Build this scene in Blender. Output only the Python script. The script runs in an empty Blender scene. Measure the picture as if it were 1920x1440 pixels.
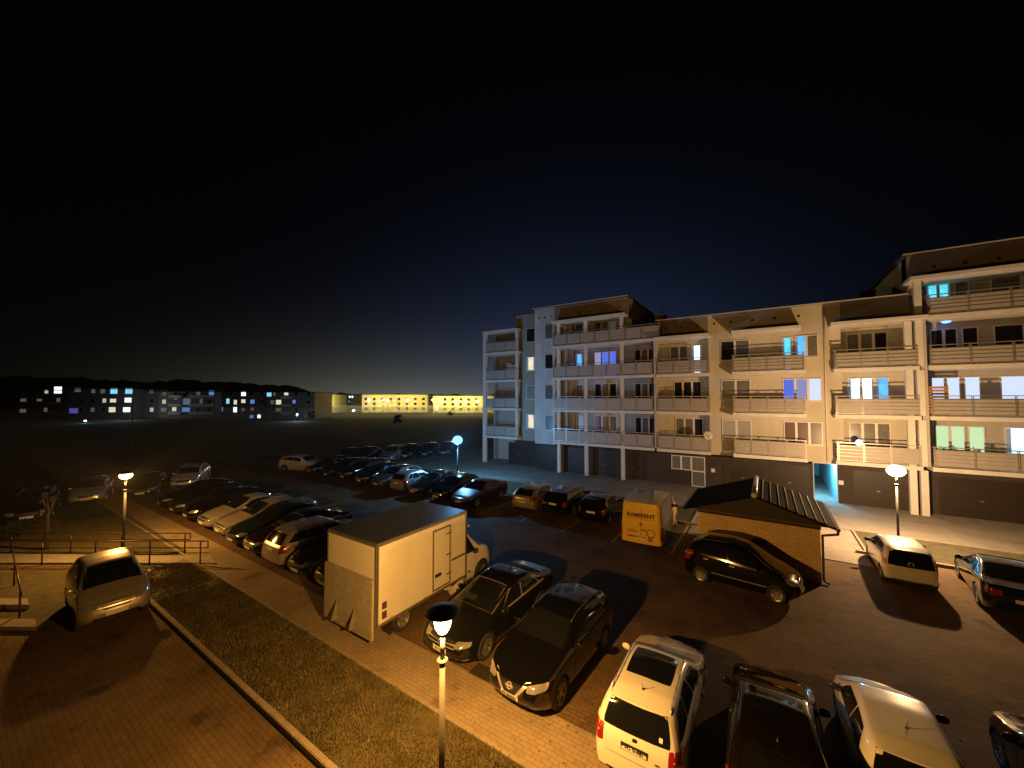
import bpy, bmesh, math, random
from mathutils import Vector, Matrix
from mathutils.bvhtree import BVHTree
random.seed(7)
R = math.radians
# ------------------------------------------------------------------ camera, sky, exposure
F, CX, CY, H, PIT, TH = 721.0, 960.0, 720.0, 6.5, math.atan(26/721.0), R(33.5)
sc = bpy.context.scene
cd = bpy.data.cameras.new('camera'); cam = bpy.data.objects.new('camera', cd)
sc.collection.objects.link(cam); sc.camera = cam
cd.sensor_width = 36; cd.lens = F/1920*36; cd.clip_start = .05; cd.clip_end = 3000
cam.location = (0, 0, H); cam.rotation_euler = (R(90)+PIT, 0, TH)
sc.view_settings.view_transform = 'Standard'; sc.view_settings.look = 'None'
sc.view_settings.exposure = 0; sc.view_settings.gamma = 1
sc.cycles.use_denoising = True
sc.cycles.max_bounces = 5; sc.cycles.diffuse_bounces = 2; sc.cycles.glossy_bounces = 3
sc.cycles.transparent_max_bounces = 12; sc.cycles.volume_bounces = 0
sc.cycles.sample_clamp_indirect = 3.0; sc.cycles.volume_step_rate = 4
W = bpy.data.worlds.new('World'); sc.world = W; W.use_nodes = True
nt = W.node_tree; nt.nodes.clear()
def nd(t, typ, **kw):
    n = t.nodes.new(typ)
    for k, v in kw.items(): setattr(n, k, v)
    return n
def mth(t, op, a, b=None, c=None):
    n = nd(t, 'ShaderNodeMath', operation=op)
    for i, x in enumerate((a, b, c)):
        if x is None: continue
        if isinstance(x, (int, float)): n.inputs[i].default_value = x
        else: t.links.new(x, n.inputs[i])
    return n.outputs[0]
out = nd(nt, 'ShaderNodeOutputWorld'); tc = nd(nt, 'ShaderNodeTexCoord')
sky = nd(nt, 'ShaderNodeTexSky', sky_type='NISHITA', sun_disc=False)
sky.sun_elevation = R(-6); sky.sun_rotation = R(-33)
bg1 = nd(nt, 'ShaderNodeBackground'); bg1.inputs[1].default_value = .03
nt.links.new(sky.outputs[0], bg1.inputs[0])
# glow of the town in the night air: strongest low over the lit quarter
sep = nd(nt, 'ShaderNodeSeparateXYZ'); nt.links.new(tc.outputs['Generated'], sep.inputs[0])
el = mth(nt, 'MAXIMUM', sep.outputs[2], 0.0)
vd = Vector((-math.sin(TH-R(9)), math.cos(TH-R(9)), 0))
vdn = nd(nt, 'ShaderNodeVectorMath', operation='DOT_PRODUCT'); nt.links.new(tc.outputs['Generated'], vdn.inputs[0]); vdn.inputs[1].default_value = vd
azi = mth(nt, 'POWER', mth(nt, 'MAXIMUM', vdn.outputs['Value'], 0.0), 9.0)
blue = mth(nt, 'MULTIPLY', mth(nt, 'EXPONENT', mth(nt, 'MULTIPLY', el, -3.7)), azi)
vd2 = Vector((-math.sin(TH+R(13)), math.cos(TH+R(13)), 0))
vdn2 = nd(nt, 'ShaderNodeVectorMath', operation='DOT_PRODUCT'); nt.links.new(tc.outputs['Generated'], vdn2.inputs[0]); vdn2.inputs[1].default_value = vd2
azi2 = mth(nt, 'POWER', mth(nt, 'MAXIMUM', vdn2.outputs['Value'], 0.0), 13.0)
warm = mth(nt, 'MULTIPLY', mth(nt, 'EXPONENT', mth(nt, 'MULTIPLY', el, -17.0)), azi2)
bg2 = nd(nt, 'ShaderNodeBackground'); bg2.inputs[0].default_value = (.24, .40, 1, 1)
nt.links.new(mth(nt, 'MULTIPLY', blue, .088), bg2.inputs[1])
bg3 = nd(nt, 'ShaderNodeBackground'); bg3.inputs[0].default_value = (.95, 1, .62, 1)
nt.links.new(mth(nt, 'MULTIPLY', warm, .115), bg3.inputs[1])
bg4 = nd(nt, 'ShaderNodeBackground'); bg4.inputs[0].default_value = (.5, .65, 1, 1); bg4.inputs[1].default_value = .0007
a1 = nd(nt, 'ShaderNodeAddShader'); a2 = nd(nt, 'ShaderNodeAddShader'); a3 = nd(nt, 'ShaderNodeAddShader')
nt.links.new(bg1.outputs[0], a1.inputs[0]); nt.links.new(bg2.outputs[0], a1.inputs[1])
nt.links.new(a1.outputs[0], a2.inputs[0]); nt.links.new(bg3.outputs[0], a2.inputs[1])
nt.links.new(a2.outputs[0], a3.inputs[0]); nt.links.new(bg4.outputs[0], a3.inputs[1])
nt.links.new(a3.outputs[0], out.inputs[0])

# ------------------------------------------------------------------ survey helpers: sight line -> point on a known plane
def ray(x, y):
    a = (x-CX)/F; b = -(y-CY)/F
    Z = math.cos(PIT)-b*math.sin(PIT); Y = math.sin(PIT)+b*math.cos(PIT)
    return (a*math.cos(TH)-Z*math.sin(TH), a*math.sin(TH)+Z*math.cos(TH), Y)
def G(x, y, z=0):
    r = ray(x, y); t = (z-H)/r[2]; return (r[0]*t, r[1]*t)
def V(x, y, v):
    r = ray(x, y); t = v/r[1]; return (r[0]*t, H+r[2]*t)
def VX(x, v): return V(x, 750, v)[0]
def FW(X, Z): return (X*math.cos(TH)-Z*math.sin(TH), X*math.sin(TH)+Z*math.cos(TH))   # right/ahead of the viewer -> ground
def far(px, Z): return FW((px-CX)/F*Z, Z)
# ------------------------------------------------------------------ object helpers
C = sc.collection
def tag(o, label=None, cat=None, group=None, kind=None):
    if label: o['label'] = label
    if cat: o['category'] = cat
    if group: o['group'] = group
    if kind: o['kind'] = kind
    return o
def empty(name, loc=(0, 0, 0), rz=0, label=None, cat=None, group=None):
    o = bpy.data.objects.new(name, None); C.objects.link(o); o.empty_display_size = .3
    o.location = loc; o.rotation_euler = (0, 0, rz); return tag(o, label, cat, group)
class MB:
    def __init__(s): s.v = []; s.f = []
    def add(s, vs, fs):
        k = len(s.v); s.v += [tuple(v) for v in vs]; s.f += [tuple(i+k for i in f) for f in fs]; return s
    def box(s, x0, x1, y0, y1, z0, z1):
        return s.add([(x0,y0,z0),(x1,y0,z0),(x1,y1,z0),(x0,y1,z0),(x0,y0,z1),(x1,y0,z1),(x1,y1,z1),(x0,y1,z1)],
                     [(0,3,2,1),(4,5,6,7),(0,1,5,4),(1,2,6,5),(2,3,7,6),(3,0,4,7)])
    def tube(s, p, q, r, n=8, r2=None):
        p = Vector(p); q = Vector(q); d = (q-p).normalized(); r2 = r if r2 is None else r2
        a = d.orthogonal().normalized(); b = d.cross(a); vs = []
        for c, rr in ((p, r), (q, r2)):
            for i in range(n):
                t = 2*math.pi*i/n; vs.append(c+(a*math.cos(t)+b*math.sin(t))*rr)
        return s.add(vs, [(i, (i+1) % n, n+(i+1) % n, n+i) for i in range(n)]+[tuple(range(n))[::-1], tuple(range(n, 2*n))])
    def lathe(s, prof, n=24, c=(0, 0, 0), ax='z'):
        vs = []; fs = []; m = len(prof)
        for i in range(n):
            t = 2*math.pi*i/n
            for r, z in prof:
                p = (r*math.cos(t), r*math.sin(t), z) if ax == 'z' else (r*math.cos(t), z, r*math.sin(t))
                vs.append((p[0]+c[0], p[1]+c[1], p[2]+c[2]))
        for i in range(n):
            for j in range(m-1):
                a = i*m+j; b = ((i+1) % n)*m+j; fs.append((a, b, b+1, a+1))
        return s.add(vs, fs)
    def poly(s, pts, z0, z1):
        n = len(pts); vs = [(x, y, z0) for x, y in pts]+[(x, y, z1) for x, y in pts]
        return s.add(vs, [tuple(range(n))[::-1], tuple(range(n, 2*n))]+[(i, (i+1) % n, n+(i+1) % n, n+i) for i in range(n)])
    def mesh(s, name, smooth=False, bev=0):
        me = bpy.data.meshes.new(name); me.from_pydata(s.v, [], s.f); me.update()
        bm = bmesh.new(); bm.from_mesh(me); bmesh.ops.remove_doubles(bm, verts=bm.verts, dist=1e-5)
        bmesh.ops.recalc_face_normals(bm, faces=bm.faces)
        if bev: bmesh.ops.bevel(bm, geom=[e for e in bm.edges if len(e.link_faces) == 2 and e.calc_face_angle(0) > .6], offset=bev, segments=2, affect='EDGES')
        for f in bm.faces: f.smooth = smooth and len(f.verts) < 5
        bm.to_mesh(me); bm.free(); return me
    def build(s, name, m, parent=None, smooth=False, bev=0):
        return link(name, s.mesh(name, smooth, bev), m, parent)
def link(name, me, m, parent=None, loc=(0, 0, 0)):
    o = bpy.data.objects.new(name, me); C.objects.link(o)
    if not me.materials: me.materials.append(m)
    o.material_slots[0].link = 'OBJECT'; o.material_slots[0].material = m
    o.location = loc
    if parent: o.parent = parent
    return o
# ------------------------------------------------------------------ materials
def mat(name, col, rough=.6, metal=0, coat=0, noise=0, nscale=6, bump=0, bscale=40, emit=None, estr=0, spec=.5):
    m = bpy.data.materials.new(name); m.use_nodes = True; t = m.node_tree; p = t.nodes['Principled BSDF']
    p.inputs['Base Color'].default_value = (*col, 1); p.inputs['Roughness'].default_value = rough
    p.inputs['Metallic'].default_value = metal; p.inputs['Coat Weight'].default_value = coat; p.inputs['Coat Roughness'].default_value = .06
    p.inputs['Specular IOR Level'].default_value = spec
    if emit: p.inputs['Emission Color'].default_value = (*emit, 1); p.inputs['Emission Strength'].default_value = estr
    if noise or bump: tcn = nd(t, 'ShaderNodeTexCoord')
    if noise:
        n = nd(t, 'ShaderNodeTexNoise'); n.inputs['Scale'].default_value = nscale; n.inputs['Detail'].default_value = 6; n.inputs['Roughness'].default_value = .65
        t.links.new(tcn.outputs['Object'], n.inputs['Vector'])
        r = nd(t, 'ShaderNodeMapRange'); t.links.new(n.outputs[0], r.inputs[0]); r.inputs[1].default_value = .3; r.inputs[2].default_value = .7
        r.inputs[3].default_value = 1-noise; r.inputs[4].default_value = 1+noise
        mx = nd(t, 'ShaderNodeMix', data_type='RGBA', blend_type='MULTIPLY'); mx.inputs[0].default_value = 1
        mx.inputs[6].default_value = (*col, 1); t.links.new(r.outputs[0], mx.inputs[7]); t.links.new(mx.outputs[2], p.inputs['Base Color'])
    if bump:
        n2 = nd(t, 'ShaderNodeTexNoise'); n2.inputs['Scale'].default_value = bscale; n2.inputs['Detail'].default_value = 4
        t.links.new(tcn.outputs['Object'], n2.inputs['Vector'])
        b = nd(t, 'ShaderNodeBump'); b.inputs['Strength'].default_value = bump; b.inputs['Distance'].default_value = .02
        t.links.new(n2.outputs[0], b.inputs['Height']); t.links.new(b.outputs[0], p.inputs['Normal'])
    return m
def streak(m, amt):
    t = m.node_tree; p = t.nodes['Principled BSDF']; l = p.inputs['Base Color'].links[0]; src = l.from_socket
    tcn = nd(t, 'ShaderNodeTexCoord'); mp = nd(t, 'ShaderNodeMapping'); mp.inputs['Scale'].default_value = (1.7, 1.7, .2); t.links.new(tcn.outputs['Object'], mp.inputs[0])
    n = nd(t, 'ShaderNodeTexNoise'); n.inputs['Scale'].default_value = 1; n.inputs['Detail'].default_value = 5; t.links.new(mp.outputs[0], n.inputs['Vector'])
    r = nd(t, 'ShaderNodeMapRange'); t.links.new(n.outputs[0], r.inputs[0]); r.inputs[1].default_value = .35; r.inputs[2].default_value = .65; r.inputs[3].default_value = 1-amt; r.inputs[4].default_value = 1
    mx = nd(t, 'ShaderNodeMix', data_type='RGBA', blend_type='MULTIPLY'); mx.inputs[0].default_value = 1; t.links.new(src, mx.inputs[6]); t.links.new(r.outputs[0], mx.inputs[7]); t.links.new(mx.outputs[2], p.inputs['Base Color'])
def brickmat(name, c1, c2, mortar, bw, bh, ms, axes='xy', rough=.85, stain=.35, sscale=.6, bump=.4, offset=.5):
    m = mat(name, c1, rough, spec=.12); t = m.node_tree; p = t.nodes['Principled BSDF']
    tcn = nd(t, 'ShaderNodeTexCoord'); v = tcn.outputs['Object']
    if axes == 'xz':
        s = nd(t, 'ShaderNodeSeparateXYZ'); c = nd(t, 'ShaderNodeCombineXYZ'); t.links.new(v, s.inputs[0])
        t.links.new(mth(t, 'ADD', s.outputs[0], s.outputs[1]), c.inputs[0]); t.links.new(s.outputs[2], c.inputs[1]); v = c.outputs[0]
    b = nd(t, 'ShaderNodeTexBrick'); t.links.new(v, b.inputs['Vector']); b.offset = offset
    b.inputs['Color1'].default_value = (*c1, 1); b.inputs['Color2'].default_value = (*c2, 1); b.inputs['Mortar'].default_value = (*mortar, 1)
    b.inputs['Scale'].default_value = 1; b.inputs['Mortar Size'].default_value = ms; b.inputs['Brick Width'].default_value = bw; b.inputs['Row Height'].default_value = bh
    b.inputs['Mortar Smooth'].default_value = .3
    n = nd(t, 'ShaderNodeTexNoise'); n.inputs['Scale'].default_value = sscale; n.inputs['Detail'].default_value = 8; n.inputs['Roughness'].default_value = .7
    t.links.new(tcn.outputs['Object'], n.inputs['Vector'])
    r = nd(t, 'ShaderNodeMapRange'); t.links.new(n.outputs[0], r.inputs[0]); r.inputs[1].default_value = .3; r.inputs[2].default_value = .7
    r.inputs[3].default_value = 1-stain; r.inputs[4].default_value = 1+stain*.6
    mx = nd(t, 'ShaderNodeMix', data_type='RGBA', blend_type='MULTIPLY'); mx.inputs[0].default_value = 1
    t.links.new(b.outputs[0], mx.inputs[6]); t.links.new(r.outputs[0], mx.inputs[7])
    # oil and dirt spots
    n3 = nd(t, 'ShaderNodeTexNoise'); n3.inputs['Scale'].default_value = 1.1; n3.inputs['Detail'].default_value = 3
    t.links.new(tcn.outputs['Object'], n3.inputs['Vector'])
    r3 = nd(t, 'ShaderNodeMapRange'); t.links.new(n3.outputs[0], r3.inputs[0]); r3.inputs[1].default_value = .62; r3.inputs[2].default_value = .72
    r3.inputs[3].default_value = 1; r3.inputs[4].default_value = .55
    mx2 = nd(t, 'ShaderNodeMix', data_type='RGBA', blend_type='MULTIPLY'); mx2.inputs[0].default_value = 1
    t.links.new(mx.outputs[2], mx2.inputs[6]); t.links.new(r3.outputs[0], mx2.inputs[7])
    t.links.new(mx2.outputs[2], p.inputs['Base Color'])
    bp = nd(t, 'ShaderNodeBump'); bp.inputs['Strength'].default_value = bump; bp.inputs['Distance'].default_value = .01
    inv = mth(t, 'SUBTRACT', 1.0, b.outputs['Fac']); t.links.new(inv, bp.inputs['Height']); t.links.new(bp.outputs[0], p.inputs['Normal'])
    return m
M = {}
M['field'] = mat('field_grass', (.035, .04, .018), .95, noise=.5, nscale=.3, bump=.6, bscale=3)
M['turf'] = mat('turf', (.075, .062, .026), .95, noise=.4, nscale=3.4, bump=1, bscale=30)
M['blade'] = mat('grass_blade', (.115, .092, .038), .8, noise=.45, nscale=2.3)
M['lot'] = brickmat('lot_paving', (.150, .094, .046), (.118, .076, .040), (.072, .047, .026), .2, .1, .008, stain=.45)
M['walk'] = brickmat('sidewalk_paving', (.30, .235, .16), (.265, .205, .14), (.17, .13, .09), .2, .1, .007, stain=.3)
M['road'] = brickmat('road_paving', (.16, .108, .058), (.138, .094, .052), (.09, .062, .036), .2, .1, .007, stain=.45)
M['court'] = brickmat('court_paving', (.31, .275, .225), (.27, .24, .20), (.18, .155, .125), .2, .1, .008, stain=.25)
M['kerb'] = mat('kerb_concrete', (.24, .20, .15), .85, noise=.2, nscale=5, bump=.3)
M['concrete'] = mat('pale_concrete', (.25, .22, .17), .85, noise=.2, nscale=4, bump=.2)
M['cream'] = mat('cream_render', (.60, .54, .41), .9, noise=.06, nscale=.8, bump=.25, bscale=60)
M['green_wall'] = mat('grey_green_render', (.36, .37, .29), .9, noise=.06, nscale=.8, bump=.25, bscale=60)
M['white_wall'] = mat('white_render', (.62, .61, .58), .9, noise=.06, nscale=.8, bump=.25, bscale=60)
M['pink_wall'] = mat('dusky_render', (.42, .35, .31), .9, noise=.06, nscale=.8, bump=.2, bscale=60)
M['slab'] = mat('white_slab', (.72, .69, .62), .8, noise=.05, nscale=2)
M['grey_wall'] = mat('loggia_render', (.50, .46, .40), .9, noise=.06, nscale=1, bump=.2, bscale=60)
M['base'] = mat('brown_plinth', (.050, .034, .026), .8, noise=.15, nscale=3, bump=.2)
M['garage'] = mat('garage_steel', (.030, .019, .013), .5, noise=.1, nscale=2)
M['dark'] = mat('dark_steel', (.03, .026, .024), .5, noise=.1)
M['steel'] = mat('galvanised_rail', (.45, .42, .37), .4, .6, noise=.1)
M['pvc'] = mat('white_pvc', (.75, .73, .68), .45)
M['glass'] = mat('dark_glass', (.02, .022, .025), .05, spec=.8)
M['glass_curtain'] = mat('curtained_glass', (.16, .15, .13), .25, noise=.3, nscale=9)
M['glass_blind'] = mat('blind_behind_glass', (.30, .29, .29), .3, noise=.05)
M['glass_plum'] = mat('plum_blind', (.13, .08, .075), .3, noise=.05)
M['roofing'] = mat('roofing_felt', (.05, .045, .04), .9, noise=.2)
M['parapet'] = mat('parapet_render', (.27, .235, .18), .9, noise=.1, bump=.2)
M['brick'] = brickmat('yellow_brick', (.74, .52, .26), (.62, .43, .21), (.42, .31, .19), .25, .085, .012, 'xz', stain=.12)
M['tile'] = mat('dark_roof_tile', (.006, .005, .004), .9, noise=.2, spec=.05)
M['timber'] = mat('dark_timber', (.025, .016, .010), .7, noise=.3, nscale=8)
M['gutter'] = mat('brown_gutter', (.10, .06, .04), .35, .2)
M['rust'] = mat('red_brown_rail', (.055, .022, .014), .45, .3, noise=.2)
M['bark'] = mat('bark', (.012, .009, .006), .9, noise=.4, bump=.8)
M['leaf'] = mat('leaf', (.03, .034, .014), .7, noise=.5, nscale=3)
M['pot'] = mat('clay_pot', (.22, .12, .08), .8)
M['post'] = mat('lamp_post', (.055, .05, .045), .6, 0, noise=.08)
M['shade'] = mat('lamp_cap', (.007, .006, .006), .6, 0, spec=.25)
M['tyre'] = mat('tyre_rubber', (.018, .017, .016), .8, bump=.1)
M['rim'] = mat('alloy_rim', (.42, .41, .40), .35, .9)
M['rim_dark'] = mat('dark_rim', (.08, .08, .08), .35, .8)
M['chrome'] = mat('chrome', (.8, .8, .78), .34, .75)
M['plastic'] = mat('black_plastic', (.018, .018, .018), .45)
M['cglass'] = mat('car_glass', (.006, .007, .009), .04, spec=.7, coat=.3)
M['lampglass'] = mat('headlamp_glass', (.42, .42, .42), .12, .6, coat=1)
M['red'] = mat('tail_lamp', (.22, .012, .012), .2, coat=1)
M['plate'] = mat('number_plate', (.65, .64, .6), .4)
M['ink'] = mat('black_lettering', (.02, .02, .02), .5)
M['redink'] = mat('red_mark', (.3, .02, .02), .5)
M['under'] = mat('underbody', (.008, .008, .008), .9)
M['boxpanel'] = mat('white_box_panel', (.62, .60, .54), .5, noise=.05, nscale=1.5)
M['boxroof'] = mat('grey_box_roof', (.14, .13, .12), .35, .3, noise=.15)
M['alu'] = mat('aluminium_trim', (.30, .28, .25), .4, .7, noise=.15)
M['lift'] = mat('tail_lift_deck', (.34, .31, .25), .6, .1, noise=.2)
for k_ in ('cream', 'green_wall', 'white_wall', 'grey_wall', 'parapet', 'slab', 'base', 'garage', 'boxpanel'): streak(M[k_], .11)
PAINT = {}
def paint(n, col, metal=.35, rough=None):
    rough = rough or (.12 if max(col) < .03 else .3)
    if n not in PAINT: PAINT[n] = mat('paint_'+n, col, rough, metal, coat=1, spec=.2)
    return PAINT[n]
for n, c, me_ in [('white', (.62, .60, .56), 0), ('black', (.003, .003, .0035), 0), ('navy', (.003, .004, .010), .1), ('silver', (.36, .35, .33), .5), ('grey', (.13, .13, .13), .6),
                  ('champagne', (.42, .36, .28), .5), ('green', (.012, .022, .014), .3), ('red', (.05, .007, .006), .2), ('darkred', (.005, .0035, .003), 0), ('brown', (.014, .009, .007), .2),
                  ('yellow', (.80, .52, .07), 0), ('graphite', (.014, .014, .015), .3), ('cream', (.55, .50, .42), .1)]: paint(n, c, me_)
def glow(name, col, s, kind=None, k=1.0):
    m = bpy.data.materials.new(name); m.use_nodes = True; t = m.node_tree; t.nodes.clear()
    o = nd(t, 'ShaderNodeOutputMaterial'); e = nd(t, 'ShaderNodeEmission'); e.inputs[0].default_value = (*col, 1); e.inputs[1].default_value = s
    if kind:
        tcn = nd(t, 'ShaderNodeTexCoord')
        w = nd(t, 'ShaderNodeTexWave' if kind != 'room' else 'ShaderNodeTexVoronoi')
        t.links.new(tcn.outputs['Object'], w.inputs['Vector'])
        if kind == 'curtain': w.bands_direction = 'X'; w.inputs['Scale'].default_value = 3.2; w.inputs['Distortion'].default_value = 1.5; src = w.outputs['Fac']
        elif kind == 'blind': w.bands_direction = 'Z'; w.inputs['Scale'].default_value = 5; src = w.outputs['Fac']
        else: w.inputs['Scale'].default_value = 2.6; w.distance = 'CHEBYCHEV'; src = w.outputs['Color']
        r = nd(t, 'ShaderNodeMapRange'); t.links.new(src, r.inputs[0]); r.inputs[3].default_value = s*(1-.55*k); r.inputs[4].default_value = s*1.15
        t.links.new(r.outputs[0], e.inputs[1])
    t.links.new(e.outputs[0], o.inputs[0]); return m
# rooms with the light on, seen through the panes
LIT = {'ice': glow('lit_white_room', (.55, .82, 1), 2.17, 'room', .8), 'cyan': glow('lit_cyan_room', (.10, .62, .75), 1.35, 'room', .5),
       'blue': glow('lit_blue_room', (.13, .22, .95), 0.90, 'curtain', .8), 'sky': glow('lit_sky_room', (.12, .48, 1), 1.30, 'room', .7),
       'milk': glow('lit_milky_blind', (.52, .60, .80), 1.30, 'blind', .15), 'green': glow('lit_green_blind', (.50, .68, .38), 1.25, 'blind', .3),
       'cream': glow('lit_cream_room', (1, .88, .60), 0.90, 'room', .4), 'lilac': glow('lit_lilac_curtain', (.42, .42, .80), 0.72, 'curtain', .6),
       'dim': glow('lit_dim_room', (.34, .31, .27), 0.17, 'room', .6), 'white': glow('lit_bright_room', (.92, .95, 1), 2.32, 'room', .5)}
M['curtain'] = mat('self_glow_curtain', (.30, .36, .48), .9, noise=.3, nscale=14, emit=(.25, .42, .75), estr=.22)  # room light behind the cloth is put in as its own weak glow
CURT = [LIT[k_] for k_ in ('ice', 'sky', 'white', 'cyan', 'cream')]
def bulb(name, col, s):       # glowing envelope that also lets the lamp inside shine out
    m = bpy.data.materials.new(name); m.use_nodes = True; t = m.node_tree; t.nodes.clear()
    o = nd(t, 'ShaderNodeOutputMaterial'); e = nd(t, 'ShaderNodeEmission'); e.inputs[0].default_value = (*col, 1); e.inputs[1].default_value = s
    tr = nd(t, 'ShaderNodeBsdfTransparent'); a = nd(t, 'ShaderNodeAddShader')
    t.links.new(e.outputs[0], a.inputs[0]); t.links.new(tr.outputs[0], a.inputs[1]); t.links.new(a.outputs[0], o.inputs[0]); return m
M['b_warm'] = bulb('sodium_globe', (1, .72, .34), 6); M['b_pale'] = bulb('pale_glare_globe', (1, .85, .60), 9); M['b_blue'] = bulb('blue_halo_globe', (.12, .45, 1), 2.0)
def perf(name, col, a):
    m = mat(name, col, .5, noise=.06, nscale=3); t = m.node_tree; p = t.nodes['Principled BSDF']; o = t.nodes['Material Output']
    tr = nd(t, 'ShaderNodeBsdfTransparent'); mx = nd(t, 'ShaderNodeMixShader'); mx.inputs[0].default_value = a
    t.links.new(tr.outputs[0], mx.inputs[1]); t.links.new(p.outputs[0], mx.inputs[2]); t.links.new(mx.outputs[0], o.inputs[0]); return m
M['panel'] = perf('perforated_panel', (.44, .40, .35), .84)

# ------------------------------------------------------------------ ground
def sheet(name, pts, z, m, th=None, **kw):
    b = MB()
    if th: b.poly(pts, z-th, z)
    else: b.add([(x, y, z) for x, y in pts], [tuple(range(len(pts)))])
    o = b.build(name, m); tag(o, kind='structure', **kw); return o
def rect(a, b, c, d): return [(a, c), (b, c), (b, d), (a, d)]
sheet('ground', rect(-900, 700, -300, 1300), -.03, M['field'])
sheet('road', rect(-60, 40, -12, 3.93), -.005, M['road'])
sheet('parking_lot', rect(-48, 40, 7.25, 21.6), 0, M['lot'])
sheet('sidewalk', [(-60, 6.0), (40, 6.0), (40, 7.25), (-60, 7.25)], .004, M['walk'])
sheet('service_path', [(-62, 7.25), (-48, 7.25), (-48, 14), (-62, 14)], 0, M['lot'])
sheet('courtyard', rect(-31, 40, 25.1, 42), .03, M['court'], .06)
sheet('court_ramp', rect(-3.3, 3.3, 20.1, 25.1), .026, M['court'], .05)
# kerbs
k = MB(); x = -16.6
while x < 30: k.box(x, x+.985, 3.97, 4.09, -.03, .12); x += 1.0
k.build('kerb', M['kerb'], bev=.012); tag(bpy.data.objects['kerb'], kind='structure')
k = MB(); x = -62
while x < 30: k.box(x, x+.99, 5.93, 6.0, -.03, .045); x += 1.0
tag(k.build('sidewalk_edging', M['kerb']), kind='structure')
k = MB(); x = -48
while x < 30:
    if not (-3.4 < x < 2.6): k.box(x, x+.99, 21.6, 21.74, -.03, .12); k.box(x, x+.99, 25.0, 25.1, -.03, .06)
    x += 1.0
for uu in (-3.42, 3.3): k.box(uu, uu+.1, 21.75, 24.98, -.03, .1)
tag(k.build('verge_kerb', M['kerb']), kind='structure')
# slot separator stones set in the paving
k = MB()
for i in range(18): k.box(-46+i*2.5, -45.9+i*2.5, 17.2, 21.5, .0, .006)
tag(k.build('parking_marking', M['kerb']), kind='structure')
# verges
sheet('grass_verge', rect(-16.5, 40, 4.09, 5.93), .03, M['turf'])
sheet('grass_verge', rect(-48, -3.42, 21.74, 25.0), .05, M['turf'])
sheet('grass_verge', rect(3.4, 40, 21.74, 25.0), .05, M['turf'])
sheet('grass_verge', [(-16.5, 4.09), (-16.5, 5.93), (-18.6, 5.93), G(0, 1075), G(0, 1190), G(110, 1185)], .028, M['turf'])
tip = G(235, 962); ra = G(0, 1040); rb = G(372, 1043); rc = G(350, 1035)
sheet('grass_verge', [tip, rc, G(300, 1040), G(0, 1038), G(0, 1000), G(90, 990)], .03, M['turf'])
sheet('ramp_path', [G(-60, 1040), G(395, 1045), G(405, 1058), G(-60, 1058)], .06, M['concrete'], .07)
def blades(name, label, regs, hgt):
    me = MB(); vs = []; fs = []
    for (x0, x1, y0, y1, n, s) in regs:
        for _ in range(n):
            x = random.uniform(x0, x1); y = random.uniform(y0, y1)
            if math.sin(x*2.1+y*1.3)*math.sin(x*.9-y*2.7)+random.uniform(-.9, .9) < -.25: continue
            a = random.uniform(0, 6.28); w = random.uniform(.007, .018)*s; h = hgt*random.uniform(.4, 1.3); l = random.uniform(.2, 1.1)*h; b = random.uniform(0, 6.28)
            kx, ky = math.cos(a)*w, math.sin(a)*w; i = len(vs)
            vs += [(x-kx, y-ky, .02), (x+kx, y+ky, .02), (x+math.cos(b)*l, y+math.sin(b)*l, .03+h)]; fs.append((i, i+1, i+2))
    m = bpy.data.meshes.new(name); m.from_pydata(vs, [], fs)
    return tag(link(name, m, M['blade']), label, 'grass', None, 'stuff')
blades('grass', 'dry yellowish grass of the verge between the kerb stones and the sidewalk', [(-9, -1, 4.12, 5.9, 75000, 1), (-16.4, -9, 4.12, 5.9, 40000, 1.3), (-19.5, -16.5, 3.6, 5.8, 14000, 1.3)], .055)
# drain and covers
d = MB(); gx, gy = G(908, 1262); d.box(gx-.32, gx+.32, gy-.2, gy+.2, .006, .014)
for i in range(11): d.box(gx-.29+i*.055, gx-.265+i*.055, gy-.18, gy+.18, .014, .03)
tag(d.build('drain_grate', M['dark']), 'dark slotted drain grate in the paving beside the black crossover', 'drain grate')

rn = random.Random(5); lf_ = MB()
for _ in range(900):
    x = rn.uniform(-16, 6); y = rn.choice((3.86-abs(rn.gauss(0, .12)), 7.3+rn.gauss(0, .5), rn.uniform(6.1, 17))); a = rn.uniform(0, 3.14); r_ = rn.uniform(.012, .035)
    lf_.add([(x+math.cos(a)*r_, y+math.sin(a)*r_, .010), (x-math.sin(a)*r_*.6, y+math.cos(a)*r_*.6, .018), (x-math.cos(a)*r_, y-math.sin(a)*r_, .012), (x+math.sin(a)*r_*.6, y-math.cos(a)*r_*.6, .009)], [(0, 1, 2, 3)])
tag(lf_.build('fallen_leaves', mat('dead_leaf', (.09, .055, .02), .8, noise=.5)), 'scattered small dead leaves on the paving and along the kerb', 'leaves', None, 'stuff')
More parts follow.
